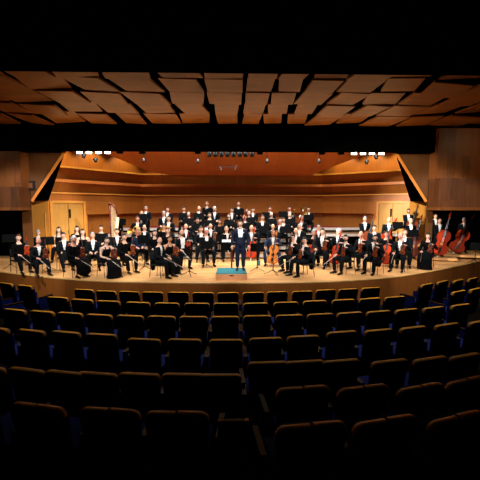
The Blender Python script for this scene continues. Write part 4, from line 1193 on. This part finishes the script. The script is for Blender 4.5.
for i, (u, v) in enumerate(((143.7, 160.3), (198, 161), (267, 161), (319, 161))):
    spot(u, v, 17.6, ORD[i] + ' small downlight before the red reflector from the harp side', .9, 'downlight', 1.2)
for (u, v, l) in ((95.7, 160, 'angled spotlight lighting the harp-side wall, lower one'), (84, 155.8, 'angled spotlight lighting the harp-side wall, upper one'),
                  (366.6, 162, 'angled spotlight lighting the bass-side wall, lower one'), (376, 157.2, 'angled spotlight lighting the bass-side wall, upper one')):
    spot(u, v, 16.0, l, 1.0, 'wall_spotlight', .9)
p = at(228, 167, 17.0)
r = thing('microphone_bar', 'thin horizontal microphone bar hanging before the red reflector', 'microphone', p)
m = MB(); m.tube((-.36, 0, 0), (.36, 0, 0), .012); m.build('bar', M_steel, r)
for sx in (-1, 1):
    m = MB(); m.tube((sx * .36, 0, 0), (sx * .30, -.06, -.16), .018); m.tube((sx * .36, 0, 0), (sx * .44, -.04, .08), .014); m.build('microphone', M_steel, r)
    m = MB(); m.tube((sx * .36, 0, 0), (sx * .36, .0, 1.75), .004, n=4); m.build('wire', M_lampbody, r)
p0, p1 = at(60, 149.5, 15.2), at(400, 149.5, 15.2)
m = MB(); m.tube(p0, V((p1.x, p1.y, p0.z)), .03); tag(m.build('lighting_bar', M_lampbody), 'long black lighting bar along the top of the stage opening', 'lighting bar')

# ------------------------------------------------------------------ lights
def area(name, loc, size, power, color=(1, .93, .82), target=None, sy=None, spread=180):
    l = bpy.data.lights.new(name, 'AREA'); l.energy = power; l.color = color; l.shape = 'RECTANGLE'; l.size = size; l.size_y = sy or size; l.spread = R(spread)
    o = bpy.data.objects.new(name, l); COL.objects.link(o); o.location = loc
    if target is not None: o.rotation_euler = (V(target) - V(loc)).to_track_quat('-Z', 'Y').to_euler()
    return o
def spotl(name, loc, target, power, angle, blend=.5, color=(1, .9, .74), rad=.06):
    l = bpy.data.lights.new(name, 'SPOT'); l.energy = power; l.color = color; l.spot_size = R(angle); l.spot_blend = blend; l.shadow_soft_size = rad
    o = bpy.data.objects.new(name, l); COL.objects.link(o); o.location = loc
    o.rotation_euler = (V(target) - V(loc)).to_track_quat('-Z', 'Y').to_euler(); return o
# overhead stage battens, hidden above the pelmet as in any stage
area('stage_batten_front', (0, 15.6, 6.2), 13, 480, (1, .96, .9), (0, 15.2, 0), .8, 115)
area('stage_batten_mid', (0, 17.6, 6.2), 9.5, 580, (1, .96, .9), (0, 18.2, 0), .8, 135)
# front-of-house spots on the hall ceiling lighting the players' faces
for x in (-7.3, -4.4, -1.5, 1.5, 4.4, 7.3):
    spotl('house_spot', (x, 8.3, 5.6), (x * 1.08, 14.2, 1.0), 1330, 54, .35, (1, .98, .95), .12)
# crossed fill spots, added to brighten the pilasters and the end players
spotl('added_end_fill', (3, 8.4, 5.6), (-9.0, 16.8, 2.0), 5200, 25, .6, (1, .95, .86), .12)
spotl('added_end_fill', (-3, 8.4, 5.6), (9.6, 17.6, 2.0), 9000, 27, .6, (1, .95, .86), .12)
spotl('added_end_fill', (-2, 8.4, 5.6), (9.7, 18.9, 2.2), 9000, 13, .6, (1, .93, .8), .12)
# small lamps hung close to the side walls, washing their upper ledges
for a_, b_, tl_ in ((line[0], line[1], (.12, .45, .8)), (line[3], line[2], (.12, .42, .75))):
    n_ = inward(line[0], line[1]) if a_ is line[0] else inward(line[2], line[3])
    for t_, pw in zip(tl_, (130, 115, 105)):
        q_ = a_ + (b_ - a_) * t_ + n_ * .75
        spotl('wall_wash', (q_.x, q_.y, 5.75), (q_.x - n_.x * .95, q_.y - n_.y * .95, 4.55), pw, 105, .5, (1, .82, .48), .05)
for sx in (-1, 1): spotl('wall_wash', (BL.x + .75 if sx < 0 else BR.x - .75, BACK - .8, 5.75), (BL.x + 1.2 if sx < 0 else BR.x - 1.2, BACK, 4.2), 60, 100, .5, (1, .82, .48), .05)
# unseen warm fill added at the pelmet foot to brighten the timber ceiling
area('added_ceiling_fill', (0, 14.4, 5.05), 13, 44, (1, .66, .32), (0, 11.0, 6.2), .15, 170)
# dim unseen fills, added to lift the upper side walls of the hall
for sx in (-1, 1): area('added_side_wall_fill', (sx * 9.6, 12.2, 5.7), .6, 9 if sx < 0 else 12, (1, .74, .42), (sx * 9.8, 14.3, 3.4), .3, 150)
# warm overhead fill added to bring out the front rows' seat trims
area('added_stalls_fill', (0, 8.7, 5.7), 15, 135, (1, .84, .58), (0, 8.3, 0), .4, 93)
w = bpy.data.worlds.new('world'); C.world = w; w.use_nodes = True
w.node_tree.nodes['Background'].inputs[0].default_value = (.01, .012, .016, 1); w.node_tree.nodes['Background'].inputs[1].default_value = .15

C.view_settings.view_transform = 'Standard'; C.view_settings.look = 'None'; C.view_settings.gamma = 1; C.view_settings.exposure = 0
C.view_settings.use_curve_mapping = False
for o in list(bpy.data.objects):
    if '_used' in o: del o['_used']
